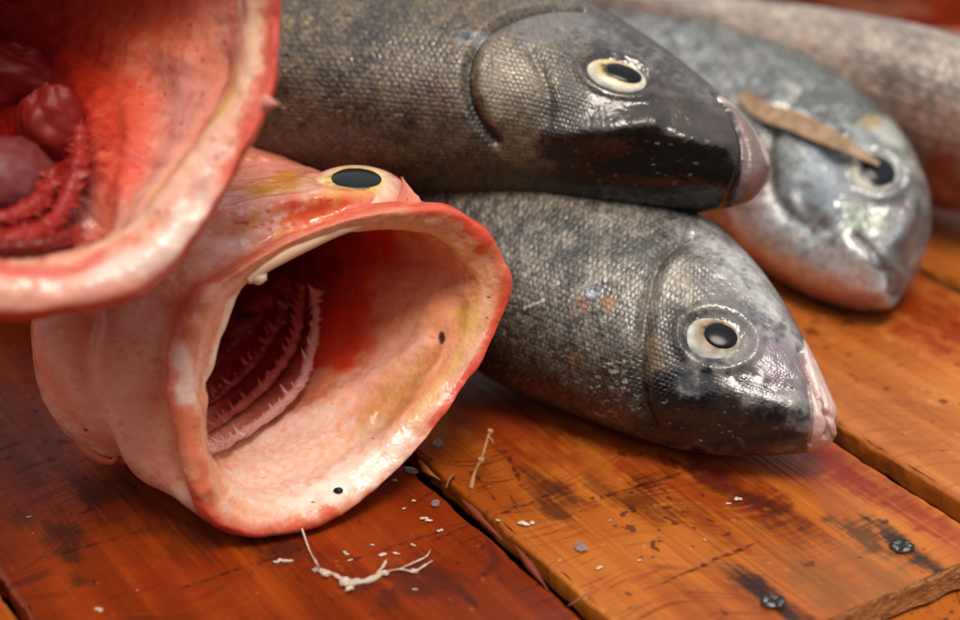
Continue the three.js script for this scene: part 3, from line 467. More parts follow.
// ---- upper bream
{
  const k = bream1, fish = thing('bream', 'dark olive bream resting on top of the other breams, black cheek, thick pinkish grey lip', 'fish', 'breams');
  const mk = (l) => k.mark(l);
  const gill = mk([[585, 8], [540, 8], [505, 20], [482, 40], [470, 65], [469, 92], [478, 118], [496, 142]]), pre = mk([[530, 50], [542, 75], [549, 100], [547, 130], [540, 160]]), lip = mk([[716, 94], [732, 112], [742, 138], [743, 165], [736, 190], [730, 205]]), crest = mk([[552, 138], [590, 134], [630, 128], [652, 124]]), crest2 = mk([[676, 136], [700, 142], [722, 146]]);
  const E1 = k.hit(618, 73);
  const fs = [groove(k, gill, .0018, -.0024), groove(k, mk([[492, 30], [482, 60], [482, 92], [490, 118]]), .004, .0012), groove(k, pre, .0016, -.0006), groove(k, lip, .0016, -.0018), groove(k, crest, .004, .0018), groove(k, crest2, .003, .0014), groove(k, mk([[560, 158], [600, 160], [650, 160]]), .005, -.0012)];
  k.push((u, v, p) => { let d = 0; for (const f of fs) d += f(u, v, p); const r = eyeDist(p, E1, .64); if (r < .03) d += .0009 * bump1(r - .0118, .0018) - .0014 * bump1(r, .0095); return d; });
  const pt = breamPaint(k, 1280, 960, { back: [100, 95, 86], flank: [94, 80, 56], belly: [72, 61, 46], headc: [42, 30, 22], tint: [72, 42, 24], NX: 132, NY: 140, head: 0.60, slant: 0.6, headScale: 0.95, z: 14 });
  pt.patch(mk([[486, 36], [524, 48], [540, 72], [549, 100], [548, 140], [535, 172], [505, 168], [486, 130], [474, 92], [474, 64]]), [122, 106, 80], { soft: .003, ragged: .002, alpha: .75, mottle: .6 });
  pt.patch(mk([[500, 22], [545, 10], [600, 18], [640, 42], [680, 70], [716, 96], [736, 122], [716, 118], [690, 100], [662, 88], [640, 62], [596, 46], [560, 48], [520, 44]]), [116, 116, 118], { soft: .006, ragged: .005, alpha: .85, mottle: .45 });  // grey forehead: sky reflection painted into the skin colour
  pt.patch(mk([[560, 60], [590, 60], [600, 92], [640, 104], [656, 118], [640, 124], [590, 130], [552, 134], [548, 100]]), [46, 34, 24], { soft: .004, ragged: .004, alpha: .9 });
  pt.patch(mk([[548, 140], [600, 134], [650, 128], [680, 140], [722, 146], [742, 150], [736, 200], [690, 212], [600, 208], [552, 204]]), [20, 17, 16], { soft: .004, ragged: .004, alpha: .92, rough: .2, mottle: .1 });
  pt.patch(mk([[672, 104], [700, 104], [728, 118], [738, 140], [716, 140], [686, 130]]), [70, 54, 50], { soft: .004, ragged: .003, alpha: .8 });
  ahead(pt, mk([[718, 97], [732, 112], [741, 135], [743, 160], [739, 184], [731, 204]]), [126, 101, 95], .34);
  pt.stroke(mk([[722, 99], [744, 116], [760, 140], [769, 162]]), .0016, [190, 176, 168], { alpha: .8 });
  pt.stroke(gill, .0011, [22, 18, 15], { alpha: .9 }); pt.stroke(lip, .0008, [40, 30, 30], { alpha: .9 });
  halo(pt, [426, 88], [26, 14], [92, 44, 22], { soft: .006, ragged: .005, alpha: .6, mottle: .6 }); halo(pt, [420, 92], [7, 5], [40, 18, 12], { soft: .002, ragged: .002, alpha: .8 });
  halo(pt, [472, 38], [14, 6], [136, 138, 146], { soft: .002, ragged: .003, alpha: .9 }); halo(pt, [466, 36], [5, 4], [66, 66, 72], { soft: .001, ragged: .001 });
  sprinkle(pt, [490, 55, 545, 90], 16, [176, 146, 84], .0002, .0005); sprinkle(pt, [560, 140, 720, 200], 30, [120, 116, 116], .0001, .0005); sprinkle(pt, [280, 5, 470, 120], 140, [156, 146, 118], .0002, .0005, { alpha: .6 }); sprinkle(pt, [280, 5, 470, 120], 160, [34, 28, 22], .0004, .001); sprinkle(pt, [560, 30, 700, 110], 80, [40, 36, 38], .0005, .0016); sprinkle(pt, [560, 10, 700, 80], 40, [140, 142, 148], .0003, .0012, { alpha: .5 });  // grey and pale flecks stand for wet glints, put into the colour
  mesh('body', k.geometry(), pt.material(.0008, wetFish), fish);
  eyeball(fish, E1.p.clone().addScaledVector(E1.n, -.0010), E1.n.clone().lerp(camDir(.30, .80, .52), .2), camDir(.94, -.34, 0), .0106, { bulge: .26, flat: .64, rings: [[0, 60, 50, 36], [.42, 80, 64, 40], [.52, 206, 176, 112], [.62, 212, 196, 152], [.75, 208, 202, 182], [.92, 176, 172, 156], [1, 80, 72, 60]], pupil: [.54, .92, .14, .02], dark: 0x08070a });
}
// ---- silver bream behind
{
  const k = bream3, fish = thing('bream', 'silvery blue bream with white cheek lying behind, a long brown fin across its eye', 'fish', 'breams');
  const mk = (l) => k.mark(l);
  const gill = mk([[800, 92], [775, 130], [768, 165], [780, 205], [810, 232]]), mouth = mk([[893, 296], [884, 268], [868, 248], [856, 238]]), snout = mk([[905, 175], [912, 205], [900, 240]]), E3 = k.hit(877, 172);
  const fs = [groove(k, gill, .003, -.002), groove(k, mouth, .0016, -.0018), groove(k, mk([[840, 196], [826, 220], [842, 240], [872, 262]]), .004, .0014), groove(k, snout, .003, .0012), groove(k, mk([[800, 190], [806, 214], [826, 228]]), .003, -.0014)];
  k.push((u, v, p) => { let d = 0; for (const f of fs) d += f(u, v, p); const r = p.distanceTo(E3.p); if (r < .03) d += .0016 * bump1(r - .0095, .0024) - .0016 * bump1(r, .006); return d; });
  const pt = breamPaint(k, 896, 768, { back: [110, 112, 108], flank: [146, 146, 142], belly: [190, 156, 144], headc: [152, 154, 152], tint: [96, 84, 70], NX: 84, NY: 92, head: 0.60, slant: 0.6, headMix: .5, headScale: .7, z: 29 });
  pt.patch(mk([[735, 215], [775, 200], [820, 236], [866, 250], [886, 285], [872, 300], [830, 294], [780, 274], [745, 248]]), [236, 236, 236], { soft: .005, ragged: .006, alpha: .95, mottle: .45 });
  pt.patch(mk([[735, 232], [775, 264], [830, 290], [880, 300], [860, 304], [800, 292], [755, 268], [728, 240]]), [198, 138, 122], { soft: .005, ragged: .004, alpha: .85 });
  pt.patch(mk([[790, 160], [830, 140], [850, 180], [846, 215], [820, 225], [796, 205]]), [172, 182, 190], { soft: .005, ragged: .006, alpha: .8, mottle: .6 });
  pt.patch(mk([[845, 205], [880, 205], [892, 225], [870, 236], [848, 226]]), [112, 122, 100], { soft: .004, ragged: .004, alpha: .8 });
  pt.patch(mk([[868, 128], [890, 120], [912, 150], [922, 180], [908, 172], [890, 150]]), [196, 198, 186], { soft: .003, ragged: .003, alpha: .9 });
  halo(pt, [872, 122], [9, 5], [206, 158, 70], { soft: .003, ragged: .002, alpha: .8 }); halo(pt, [898, 152], [14, 7], [74, 76, 70], { soft: .004, ragged: .003, alpha: .7 }); halo(pt, [905, 222], [8, 26], [112, 96, 104], { soft: .005, ragged: .004, alpha: .75 }); halo(pt, [760, 165], [20, 14], [86, 70, 58], { soft: .006, ragged: .006, alpha: .7 }); halo(pt, [885, 262], [7, 10], [90, 96, 106], { soft: .003, ragged: .003, alpha: .7 });
  halo(pt, [800, 96], [44, 12], [86, 88, 88], { soft: .006, ragged: .006, alpha: .6 }); halo(pt, [750, 100], [14, 8], [86, 48, 40], { soft: .002, ragged: .002, alpha: .8 }); pt.stroke(mk([[760, 108], [790, 110], [812, 122]]), .002, [206, 206, 200], { ragged: .8 }); pt.stroke(mouth, .001, [96, 80, 80], { alpha: .8 }); pt.stroke(gill, .0022, [96, 92, 86], { alpha: .6 });
  sprinkle(pt, [760, 200, 890, 290], 40, [232, 234, 236], .0006, .0022, { alpha: .5 }); sprinkle(pt, [780, 150, 900, 260], 30, [110, 122, 136], .0008, .003, { alpha: .5 });  // near-white flecks are glints of wet skin, painted on
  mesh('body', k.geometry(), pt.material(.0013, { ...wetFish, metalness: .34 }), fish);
  eyeball(fish, E3.p.clone().addScaledVector(E3.n, -.0008), E3.n.clone().lerp(camDir(.3, .45, .84), .5), V(.9, -.3, .2), .0092, { bulge: .4, rings: [[0, 10, 10, 12], [.58, 30, 34, 40], [.66, 90, 96, 100], [.74, 196, 190, 172], [.88, 206, 200, 184], [1, 120, 116, 106]], pupil: [.6, .95, .05, 0], dark: 0x10141a });
  // the folded pectoral fin that lies forward over cheek and eye
  const fn = [], path = [[742, 96], [765, 116], [795, 126], [824, 140], [850, 156], [876, 172]].map(([x, y], i) => { const h = k.hit(x, y); fn.push(h.n); return h.p.clone().addScaledVector(h.n, i < 1 ? .0006 : i > 3 ? .0048 : .0026); });
  const cv = new THREE.CatmullRomCurve3(path), fp = [], fi = [], n = 60, m = 12, wid = (t) => .0034 * Math.pow(Math.sin(Math.PI * clamp(.14 + .84 * t)), .8) + .0004;
  for (let side = 0; side < 2; side++) for (let i = 0; i <= n; i++) { const t = i / n, c = cv.getPointAt(t), d = cv.getTangentAt(t), q0 = Math.min(4, Math.floor(t * 5)), nn = fn[q0].clone().lerp(fn[q0 + 1], t * 5 - q0), y = nn.clone().cross(d).normalize(), z = d.clone().cross(y); for (let j = 0; j <= m; j++) { const s = j / m * 2 - 1, r = .00028 * (Math.abs((j % 3) - 1)) * (1 - t); const q = c.clone().addScaledVector(y, s * wid(t)).addScaledVector(z, (side ? -.0003 : .0003) + r); fp.push(q.x, q.y, q.z); } }
  const S = (n + 1) * (m + 1); for (let side = 0; side < 2; side++) for (let i = 0; i < n; i++) for (let j = 0; j < m; j++) { const a = side * S + i * (m + 1) + j, b = a + 1, c = a + m + 1, d = c + 1; side ? fi.push(a, b, c, b, d, c) : fi.push(a, c, b, b, c, d); }
  for (let i = 0; i < n; i++) for (const j of [0, m]) { const a = i * (m + 1) + j, b = a + m + 1, c = a + S, d = b + S; j ? fi.push(a, b, c, b, d, c) : fi.push(a, c, b, b, c, d); }
  const g = new THREE.BufferGeometry(); g.setAttribute('position', new THREE.Float32BufferAttribute(fp, 3)); g.setIndex(fi); g.computeVertexNormals(); const col = []; for (let i = 0; i < fp.length / 3; i++) { const f = .5 + .5 * noise(fp[i * 3] * 500, fp[i * 3 + 1] * 500, fp[i * 3 + 2] * 500), c = new THREE.Color().setRGB(...mixc([126, 94, 60], [176, 144, 108], f).map((x) => x / 255), THREE.SRGBColorSpace); col.push(c.r, c.g, c.b); } g.setAttribute('color', new THREE.Float32BufferAttribute(col, 3));
  mesh('pectoral_fin', g, new THREE.MeshPhysicalMaterial({ vertexColors: true, roughness: .5 }), fish);
}
// ---- two more fish at the back
{
  const k = breamSkin(...plane([1080, 200, .03], [700, 50, .045], 30), [
    [[360, -40], [352, 0], .008], [[450, -38], [440, 35], .018], [[540, -22], [525, 70], .028], [[640, -6], [620, 112], .036], [[740, 8], [712, 150], .040], [[830, 18], [800, 182], .040], [[905, 30], [880, 200], .040, 1], [[975, 46], [955, 212], .036, 1], [[1045, 76], [1030, 222], .030, 1], [[1110, 120], [1100, 232], .020, .8], [[1160, 168], [1155, 226], .008, .5]], 160, 140);
  const fish = thing('bream', 'pinkish brown scaly fish lying furthest back, behind the silver bream', 'fish', 'breams');
  const pt = breamPaint(k, 640, 512, { back: [118, 108, 98], flank: [166, 148, 132], belly: [190, 150, 130], headc: [150, 120, 104], tint: [142, 106, 84], NX: 40, NY: 44, head: 0.97, slant: 0.6, calm: .55, z: 41 });
  halo(pt, [948, 160], [12, 10], [170, 66, 44], { soft: .004, ragged: .006, alpha: .8 }); halo(pt, [930, 175], [18, 10], [190, 96, 70], { soft: .006, ragged: .006, alpha: .6 });
  mesh('body', k.geometry(), pt.material(.0016, wetFish), fish);
  const k5 = breamSkin(...plane([1100, 40, .03], [700, -40, .04], 30), [[[520, -110], [515, -60], .01], [[620, -105], [605, -20], .025], [[720, -98], [700, 2], .036], [[820, -92], [800, 16], .040], [[900, -84], [880, 24], .038], [[980, -66], [962, 30], .030], [[1060, -30], [1050, 34], .016], [[1100, -4], [1096, 26], .006]], 120, 100);
  const f5 = thing('red_fish', 'out of focus reddish fish with white belly at the very back', 'fish', 'red fish');
  const p5 = breamPaint(k5, 512, 512, { back: [150, 60, 40], flank: [150, 66, 44], belly: [196, 150, 128], headc: [190, 84, 52], tint: [70, 24, 16], NX: 36, NY: 40, head: 0.6, slant: 0.6, z: 57 });
  p5.patch(k5.mark([[828, 0], [862, 2], [925, 4], [935, 14], [890, 20], [850, 18]]), [226, 214, 200], { soft: .006, ragged: .004 }); p5.patch(k5.mark([[690, -4], [770, 0], [815, 8], [800, 15], [740, 8], [690, 2]]), [60, 16, 10], { soft: .006, ragged: .004 });
  mesh('body', k5.geometry(), p5.material(.0012, wetFish), f5);
}
// ---------------------------------------------------------------- gaping red fish: outer skin, lips and mouth cavity are one surface of rings
const W0 = V(0, 1, 0);
function mouthRings({ outer, inner, rimPoint, axis, back, lateral, body, throat, lipFwd = 0.002, lipBack = 0.004, lipDepth }) {
  // outer, inner: pixel loops of the lip (clockwise in the photo, turned here so that the skin faces outwards), read on the rim plane
  const n = axis, O = outer.slice().reverse().map(([x, y]) => onPlane(x, y, rimPoint, n)), I = inner.slice().reverse().map(([x, y]) => onPlane(x, y, rimPoint, n));
  const C0 = V(0, 0, 0); for (const p of O) C0.add(p); C0.multiplyScalar(1 / O.length);
  const L = lateral, ang = O.map((p) => { const d = p.clone().sub(C0); return Math.atan2(d.dot(W0.clone().addScaledVector(n, -n.dot(W0)).normalize()), d.dot(L)); });
  const rings = [];
  for (const [c, wL, aU, w, pull = 0, pow = 2] of body) {        // c: centre, half width, half height; pull blends towards the lip's outline
    const s = (x) => Math.sign(x) * Math.pow(Math.abs(x), 2 / pow);
    rings.push({ w, pts: ang.map((a, i) => c.clone().addScaledVector(L, wL * s(Math.cos(a))).addScaledVector(W0, aU * s(Math.sin(a))).lerp(O[i].clone().addScaledVector(back, 0.02), pull)) });
  }
  const at_ = (k, d) => O.map((p, i) => p.clone().lerp(I[i], k).addScaledVector(n, d));
  rings.push({ w: 0.5, pts: at_(-0.03, -lipBack * 2.2) }, { w: 0.35, pts: at_(-0.01, -lipBack * 0.55) }, { w: 0.35, pts: at_(0.10, 0.0008) }, { w: 0.35, pts: at_(0.34, 0.0008) }, { w: 0.35, pts: at_(0.68, -0.0012) }, { w: 0.35, pts: at_(1.0, -lipBack * 1.1) });
  const CI = V(0, 0, 0); for (const p of I) CI.add(p); CI.multiplyScalar(1 / I.length);
  for (const [c, k, w, squash = 1] of throat) rings.push({ w, pts: I.map((p) => { const d = p.clone().sub(CI); d.y *= squash; return c.clone().addScaledVector(d, k); }) });
  return { rings, C0, CI };
}
// --- the lower red fish
const A1 = V(-0.50, 0, -0.866), L1 = V(0.866, 0, -0.50);
const F1 = camDir(0.46, -0.12, 0.87), RIM1 = at(255, 537, 0.494);
const O1 = [[207, 287], [250, 259], [300, 233], [350, 216], [400, 207], [450, 208], [485, 226], [507, 258], [512, 290], [503, 325], [485, 360], [462, 395], [437, 430], [412, 460], [388, 483], [345, 512], [300, 531], [255, 538], [220, 529], [196, 505], [186, 470], [178, 430], [169, 385], [171, 345], [185, 310]];
const I1 = [[250, 288], [276, 268], [312, 248], [352, 236], [400, 231], [440, 237], [466, 256], [481, 280], [483, 302], [472, 332], [456, 362], [436, 392], [412, 420], [386, 446], [358, 468], [325, 487], [292, 500], [260, 502], [236, 488], [222, 470], [214, 450], [211, 425], [216, 385], [229, 340], [241, 308]];
const c0 = O1.reduce((s, [x, y]) => s.add(onPlane(x, y, RIM1, F1)), V(0, 0, 0)).multiplyScalar(1 / O1.length);
const b1 = (d, h, side = 0) => c0.clone().addScaledVector(A1, d).setY(h).addScaledVector(L1, side);
const t1 = (d, h) => c0.clone().addScaledVector(A1, d).setY(h);
const red1 = (() => {
  const r = mouthRings({ outer: O1, inner: I1, rimPoint: RIM1, axis: F1, back: A1, lateral: L1,
    body: [[b1(0.30, 0.024, -0.09), 0.003, 0.006, 0.1], [b1(0.26, 0.026, -0.06), 0.012, 0.020, 0.4], [b1(0.20, 0.030, -0.035), 0.026, 0.028, 0.5], [b1(0.145, 0.034, 0), 0.024, 0.032, 0.7], [b1(0.105, 0.037, -0.001), 0.036, 0.0355, 0.8, 0, 2.2], [b1(0.072, 0.039, -0.008), 0.050, 0.0375, 0.9, 0, 2.4], [b1(0.045, 0.0405, -0.012), 0.059, 0.0395, 0.9, 0.05, 2.5], [b1(0.024, 0.042, -0.007), 0.057, 0.041, 0.8, 0.25, 2.4]],
    throat: [[t1(.014, .0415), 0.98, 0.7], [t1(.032, .041), 0.93, 0.9], [t1(.052, .039), 0.84, 0.9], [t1(.074, .0375), 0.74, 0.8], [t1(.092, .037), 0.54, 0.6], [t1(.104, .037), 0.26, 0.4], [t1(.108, .037), 0.02, 0.2]] });
  return new Skin(r.rings, 420, 300);
})();
// --- the big red fish above it
const A2 = V(-0.72, -0.28, -0.63).normalize(), L2 = V(0.93, 0, -0.37).normalize();
const F2 = camDir(0.26, 0.02, 0.965), RIM2 = at(140, 292, 0.440);
const O2 = [[-190, -40], [-170, -130], [-110, -200], [-20, -235], [80, -230], [170, -195], [240, -125], [276, -60], [284, 0], [282, 50], [275, 95], [260, 130], [246, 155], [228, 190], [206, 228], [182, 258], [160, 280], [140, 295], [100, 306], [60, 313], [20, 318], [-30, 312], [-90, 285], [-140, 225], [-175, 140], [-192, 50]];
const I2 = [[-150, -40], [-130, -110], [-80, -165], [-10, -190], [70, -185], [150, -155], [205, -100], [238, -50], [250, 0], [250, 40], [244, 78], [228, 112], [210, 140], [188, 165], [166, 190], [142, 214], [122, 232], [102, 244], [70, 252], [36, 254], [5, 256], [-30, 250], [-72, 238], [-112, 192], [-140, 125], [-152, 40]];
const c2 = O2.reduce((s, [x, y]) => s.add(onPlane(x, y, RIM2, F2)), V(0, 0, 0)).multiplyScalar(1 / O2.length);
const D2 = V(-0.50, -0.02, -0.86).normalize(), b2 = (d) => c2.clone().addScaledVector(D2, Math.min(d, 0.11)).addScaledVector(A2, Math.max(0, d - 0.11));
const t2 = (d) => c2.clone().addScaledVector(D2, d);
const red2 = (() => {
  const r = mouthRings({ outer: O2, inner: I2, rimPoint: RIM2, axis: F2, back: A2, lateral: L2, lipBack: 0.005,
    body: [[b2(0.34), 0.004, 0.010, 0.1], [b2(0.28), 0.020, 0.034, 0.5], [b2(0.20), 0.034, 0.046, 0.7], [b2(0.14), 0.050, 0.056, 0.7], [b2(0.095), 0.056, 0.062, 0.7], [b2(0.055), 0.059, 0.065, 0.8, 0.1], [b2(0.028), 0.060, 0.065, 0.7, 0.4]],
    throat: [[t2(.014), 1.0, 0.7], [t2(.034), 0.98, 0.9], [t2(.056), 0.90, 0.9], [t2(.078), 0.76, 0.8], [t2(.096), 0.54, 0.6], [t2(.108), 0.26, 0.4], [t2(.112), 0.02, 0.2]] });
  return new Skin(r.rings, 420, 300);
})();

const redWet = { specularIntensity: 0.9 };
const wrinkle = (u, v, z) => 1 - 2 * Math.abs(fbm(v * 46 + 2 * Math.sin(u * 9), u * 9 + z, z, 3));
const lipLump = (u, v, p, c) => bump1(u - c, .07) * (.0016 * fbm(p.x * 52, p.y * 52, p.z * 52 + 2, 2) + .0009 * fbm(p.x * 150, p.y * 150, p.z * 150, 2)) + step(.60, .66, u) * (.0007 * (wrinkle(u, v, 3) - .75) + .0014 * fbm(p.x * 38, p.y * 38, p.z * 38 + 5, 2));
const veins = (p, f, z) => { const n = Math.abs(fbm(p.x * f, p.y * f + z, p.z * f, 3)); return step(0.05, 0.005, n); };
// gill arch with its rakers: pixels of the arch, read on the throat wall and lifted off it
function gillArch(fish, skin, u0, px, lift, r, mat, rakers, len, dir, rmat) {
  const pts = px.map(([x, y]) => { const h = skin.hit(x, y, u0, 1); return h.p.clone().addScaledVector(BK, lift); });
  const a = mesh('gill_arch', tubeGeo(pts, (t) => r * (0.75 + 0.35 * Math.sin(Math.PI * t) + 0.4 * noise(t * 34, r * 999, 3)), 10, true, 90), mat, fish), cv = new THREE.CatmullRomCurve3(pts);
  const cone = new THREE.ConeGeometry(r * 0.95, len, 7, 5).translate(0, len * 0.42, 0); { const p = cone.attributes.position; for (let i = 0; i < p.count; i++) { const y = p.getY(i) / len; p.setX(i, p.getX(i) * (1 + 0.9 * step(0.35, -0.08, y)) + len * 0.12 * y * y); } cone.computeVertexNormals(); }
  for (let i = 0; i < rakers; i++) { const t = (i + 0.6 + 0.25 * (rnd() - 0.5)) / rakers, c = cv.getPointAt(clamp(t)), d = dir.clone().add(V(rnd() - 0.5, rnd() - 0.5, rnd() - 0.5).multiplyScalar(0.7)).normalize(), m = mesh('gill_raker', cone, rmat, a); m.position.copy(c); m.quaternion.setFromUnitVectors(V(0, 1, 0), d); m.scale.set(0.6 + 0.7 * rnd(), 0.4 + 0.9 * rnd(), 0.6 + 0.7 * rnd()); }
  return a;
}
function blob(parent, name, c, r, q, mat, amp = 0.12, freq = 2.2, ridges = 0) {
  const g = new THREE.SphereGeometry(1, 48, 36), p = g.attributes.position; for (let i = 0; i < p.count; i++) { const x = p.getX(i), y = p.getY(i), z = p.getZ(i), k = 1 + amp * fbm(x * freq + c.x * 90, y * freq, z * freq, 3) * 2 + ridges * Math.sin(x * 22 + 3 * noise(x * 3, y * 3, z * 3)); p.setXYZ(i, x * k * r[0], y * k * r[1], z * k * r[2]); }
  g.computeVertexNormals(); const m = mesh(name, g, mat, parent); m.position.copy(c); if (q) m.quaternion.copy(q); return m;
}
const flesh = (hex, rough = .3) => new THREE.MeshPhysicalMaterial({ color: hex, roughness: rough + .08, specularIntensity: .7 });
// colours of skin and mouth lining along the fish: [u, r, g, b]
const ramp = (R, u) => { let i = 0; while (i < R.length - 2 && R[i + 1][0] < u) i++; return mixc(R[i].slice(1), R[i + 1].slice(1), step(R[i][0], R[i + 1][0], u)); };
{
  const k = red1, fish = thing('red_fish', 'pale pink and orange fish with gaping round mouth lying flat on the planks', 'fish', 'red fish');
  const mk = (l, a, b) => k.mark(l, a, b), LIP = [0.3, 0.62], CAV = [0.57, 1];
  const E = k.hit(356, 186, 0, .5);
  const fs = [groove(k, mk([[204, 300], [190, 340], [186, 390], [194, 440], [204, 486]], ...LIP), .0040, .0022), groove(k, mk([[172, 352], [180, 400], [186, 450], [196, 500]], ...LIP), .0022, -.0012), groove(k, mk([[230, 300], [221, 340], [212, 385], [206, 430]], ...LIP), .0020, -.0010),
    groove(k, mk([[92, 322], [84, 370], [102, 425], [128, 466]], 0, .5), .0035, -.0030), groove(k, mk([[108, 330], [104, 372], [120, 425], [148, 478]], 0, .5), .006, .0018), groove(k, mk([[165, 318], [160, 370], [166, 430], [182, 486]], 0, .5), .005, -.0018),
    groove(k, mk([[258, 244], [300, 222], [350, 207], [400, 200]], 0, .52), .0022, -.0014), groove(k, mk([[225, 216], [262, 204], [310, 200], [350, 204]], 0, .5), .003, .0010), groove(k, mk([[236, 236], [270, 220], [310, 212]], 0, .5), .003, -.0012),
    groove(k, mk([[440, 338], [420, 362], [396, 392], [372, 424]], ...CAV), .0032, -.0010), groove(k, mk([[448, 330], [430, 372], [404, 410], [384, 440]], ...CAV), .0026, .0005), groove(k, mk([[240, 440], [290, 420], [330, 400], [370, 380], [420, 345]], ...CAV), .004, .0014), groove(k, mk([[330, 250], [380, 250], [430, 270], [452, 300]], ...CAV), .004, -.0010), groove(k, mk([[250, 485], [300, 470], [350, 440], [385, 410]], ...CAV), .005, -.0014)];
  k.push((u, v, p) => { let d = 0; for (const f of fs) d += f(u, v, p); d += .0007 * fbm(p.x * 90, p.y * 90, p.z * 90, 3) + .0003 * fbm(p.x * 300, p.y * 300, p.z * 300, 2) + lipLump(u, v, p, .545); if (u < .5) { const r = p.distanceTo(E.p); if (r < .03) d += .0010 * bump1(r - .0150, .003); } return d; });
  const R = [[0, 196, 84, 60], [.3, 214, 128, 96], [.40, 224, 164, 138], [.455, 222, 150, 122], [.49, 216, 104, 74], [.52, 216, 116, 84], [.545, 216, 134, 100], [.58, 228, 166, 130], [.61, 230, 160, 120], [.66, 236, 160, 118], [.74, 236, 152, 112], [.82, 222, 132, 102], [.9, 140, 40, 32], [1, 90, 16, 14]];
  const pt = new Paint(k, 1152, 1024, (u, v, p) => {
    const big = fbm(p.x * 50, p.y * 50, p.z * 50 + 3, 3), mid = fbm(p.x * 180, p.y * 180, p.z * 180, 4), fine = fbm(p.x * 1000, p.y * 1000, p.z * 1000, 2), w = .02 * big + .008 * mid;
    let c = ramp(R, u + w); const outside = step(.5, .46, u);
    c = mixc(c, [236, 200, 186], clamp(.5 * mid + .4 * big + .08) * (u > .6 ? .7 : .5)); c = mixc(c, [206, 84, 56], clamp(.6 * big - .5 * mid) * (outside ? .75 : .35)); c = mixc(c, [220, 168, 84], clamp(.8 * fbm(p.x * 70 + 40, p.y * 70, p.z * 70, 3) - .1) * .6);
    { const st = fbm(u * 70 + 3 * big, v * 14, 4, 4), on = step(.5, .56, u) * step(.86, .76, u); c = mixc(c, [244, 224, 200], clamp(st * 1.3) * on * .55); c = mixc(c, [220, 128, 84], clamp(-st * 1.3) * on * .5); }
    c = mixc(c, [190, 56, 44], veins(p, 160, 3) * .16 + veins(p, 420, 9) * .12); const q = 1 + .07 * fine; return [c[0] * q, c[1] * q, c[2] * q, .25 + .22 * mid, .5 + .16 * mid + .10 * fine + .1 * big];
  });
  // outside of the head
  pt.patch(mk([[60, 330], [150, 318], [172, 360], [178, 430], [190, 500], [140, 478], [95, 430], [60, 370]], 0, .5), [234, 188, 164], { soft: .016, ragged: .005, alpha: .88, mottle: .3 });
  pt.patch(mk([[150, 320], [170, 330], [172, 400], [184, 470], [192, 505], [165, 495], [150, 450], [140, 390]], 0, .5), [240, 206, 178], { soft: .014, ragged: .005, alpha: .92, mottle: .3 });
  pt.patch(mk([[92, 322], [130, 320], [128, 370], [140, 430], [150, 470], [124, 450], [102, 400], [92, 360]], 0, .5), [216, 140, 112], { soft: .010, ragged: .004, alpha: .5 });
  pt.patch(mk([[150, 400], [166, 400], [170, 440], [158, 446]], 0, .5), [228, 178, 96], { soft: .005, ragged: .004, alpha: .55 });
  pt.stroke(mk([[28, 330], [60, 395], [100, 440], [130, 468]], 0, .5), .007, [216, 116, 76], { alpha: .5, soft: 1 });
  pt.patch(mk([[216, 218], [262, 205], [300, 204], [290, 226], [250, 250], [214, 276], [196, 280], [205, 245]], 0, .52), [228, 178, 152], { soft: .004, ragged: .003, alpha: .9, mottle: .4 });
  pt.patch(mk([[246, 188], [280, 172], [300, 170], [296, 190], [262, 198]], 0, .5), [214, 142, 44], { soft: .003, ragged: .003, alpha: .9, mottle: .4 }); pt.patch(mk([[222, 226], [256, 214], [268, 220], [240, 236]], 0, .5), [216, 150, 62], { soft: .003, ragged: .003, alpha: .7, mottle: .6 }); pt.patch(mk([[272, 238], [300, 226], [330, 218], [300, 232], [280, 246]], 0, .52), [218, 150, 66], { soft: .002, ragged: .002, alpha: .8 });
  pt.patch(mk([[270, 200], [300, 196], [340, 200], [400, 200], [410, 205], [350, 212], [300, 226], [286, 222]], 0, .52), [212, 74, 52], { soft: .004, ragged: .003, alpha: .85, mottle: .35 }); pt.patch(mk([[236, 164], [262, 160], [320, 166], [300, 170], [262, 178], [240, 186]], 0, .5), [222, 144, 130], { soft: .003, ragged: .003, alpha: .8, mottle: .4 });
  // lips
  pt.stroke(mk([[420, 207], [455, 210], [486, 228], [507, 260], [511, 290], [502, 325], [484, 360], [462, 394], [438, 428]], .4, .56), .0040, [214, 76, 52], { soft: .8, alpha: .9, margin: .03 });
  pt.stroke(mk([[190, 490], [204, 515], [230, 531], [262, 536], [300, 529], [330, 516]], .4, .575), .0052, [216, 84, 54], { soft: .8, alpha: .9, margin: .03 }); pt.stroke(mk([[186, 400], [192, 440], [204, 480], [216, 500]], .4, .6), .003, [218, 108, 78], { soft: .9, alpha: .7 });
  pt.stroke(mk([[176, 350], [186, 372], [186, 396]], .38, .6), .004, [240, 214, 200], { soft: .7, alpha: .85 }); pt.stroke(mk([[238, 298], [226, 316], [219, 345], [208, 380]], .45, .62), .0034, [242, 218, 188], { soft: .6, alpha: .9 }); pt.stroke(mk([[470, 226], [486, 244], [480, 250]], .5, .62), .003, [216, 70, 44], { soft: .8, alpha: .8 });  // the first stroke paints a soft wet highlight on the left lip
  pt.stroke(mk([[330, 238], [390, 230], [436, 236], [462, 254]], .5, .64), .0024, [232, 182, 96], { soft: .9, alpha: .7 });
  // lining of the mouth
  pt.patch(mk([[360, 250], [420, 246], [456, 266], [470, 300], [446, 340], [400, 352], [372, 330], [366, 290], [340, 262]], ...CAV), [244, 172, 124], { soft: .014, ragged: .006, alpha: .75, mottle: .4 });
  pt.patch(mk([[380, 345], [420, 330], [436, 340], [400, 380], [360, 410], [330, 414], [340, 385]], ...CAV), [236, 182, 168], { soft: .006, ragged: .004, alpha: .85, mottle: .4 });
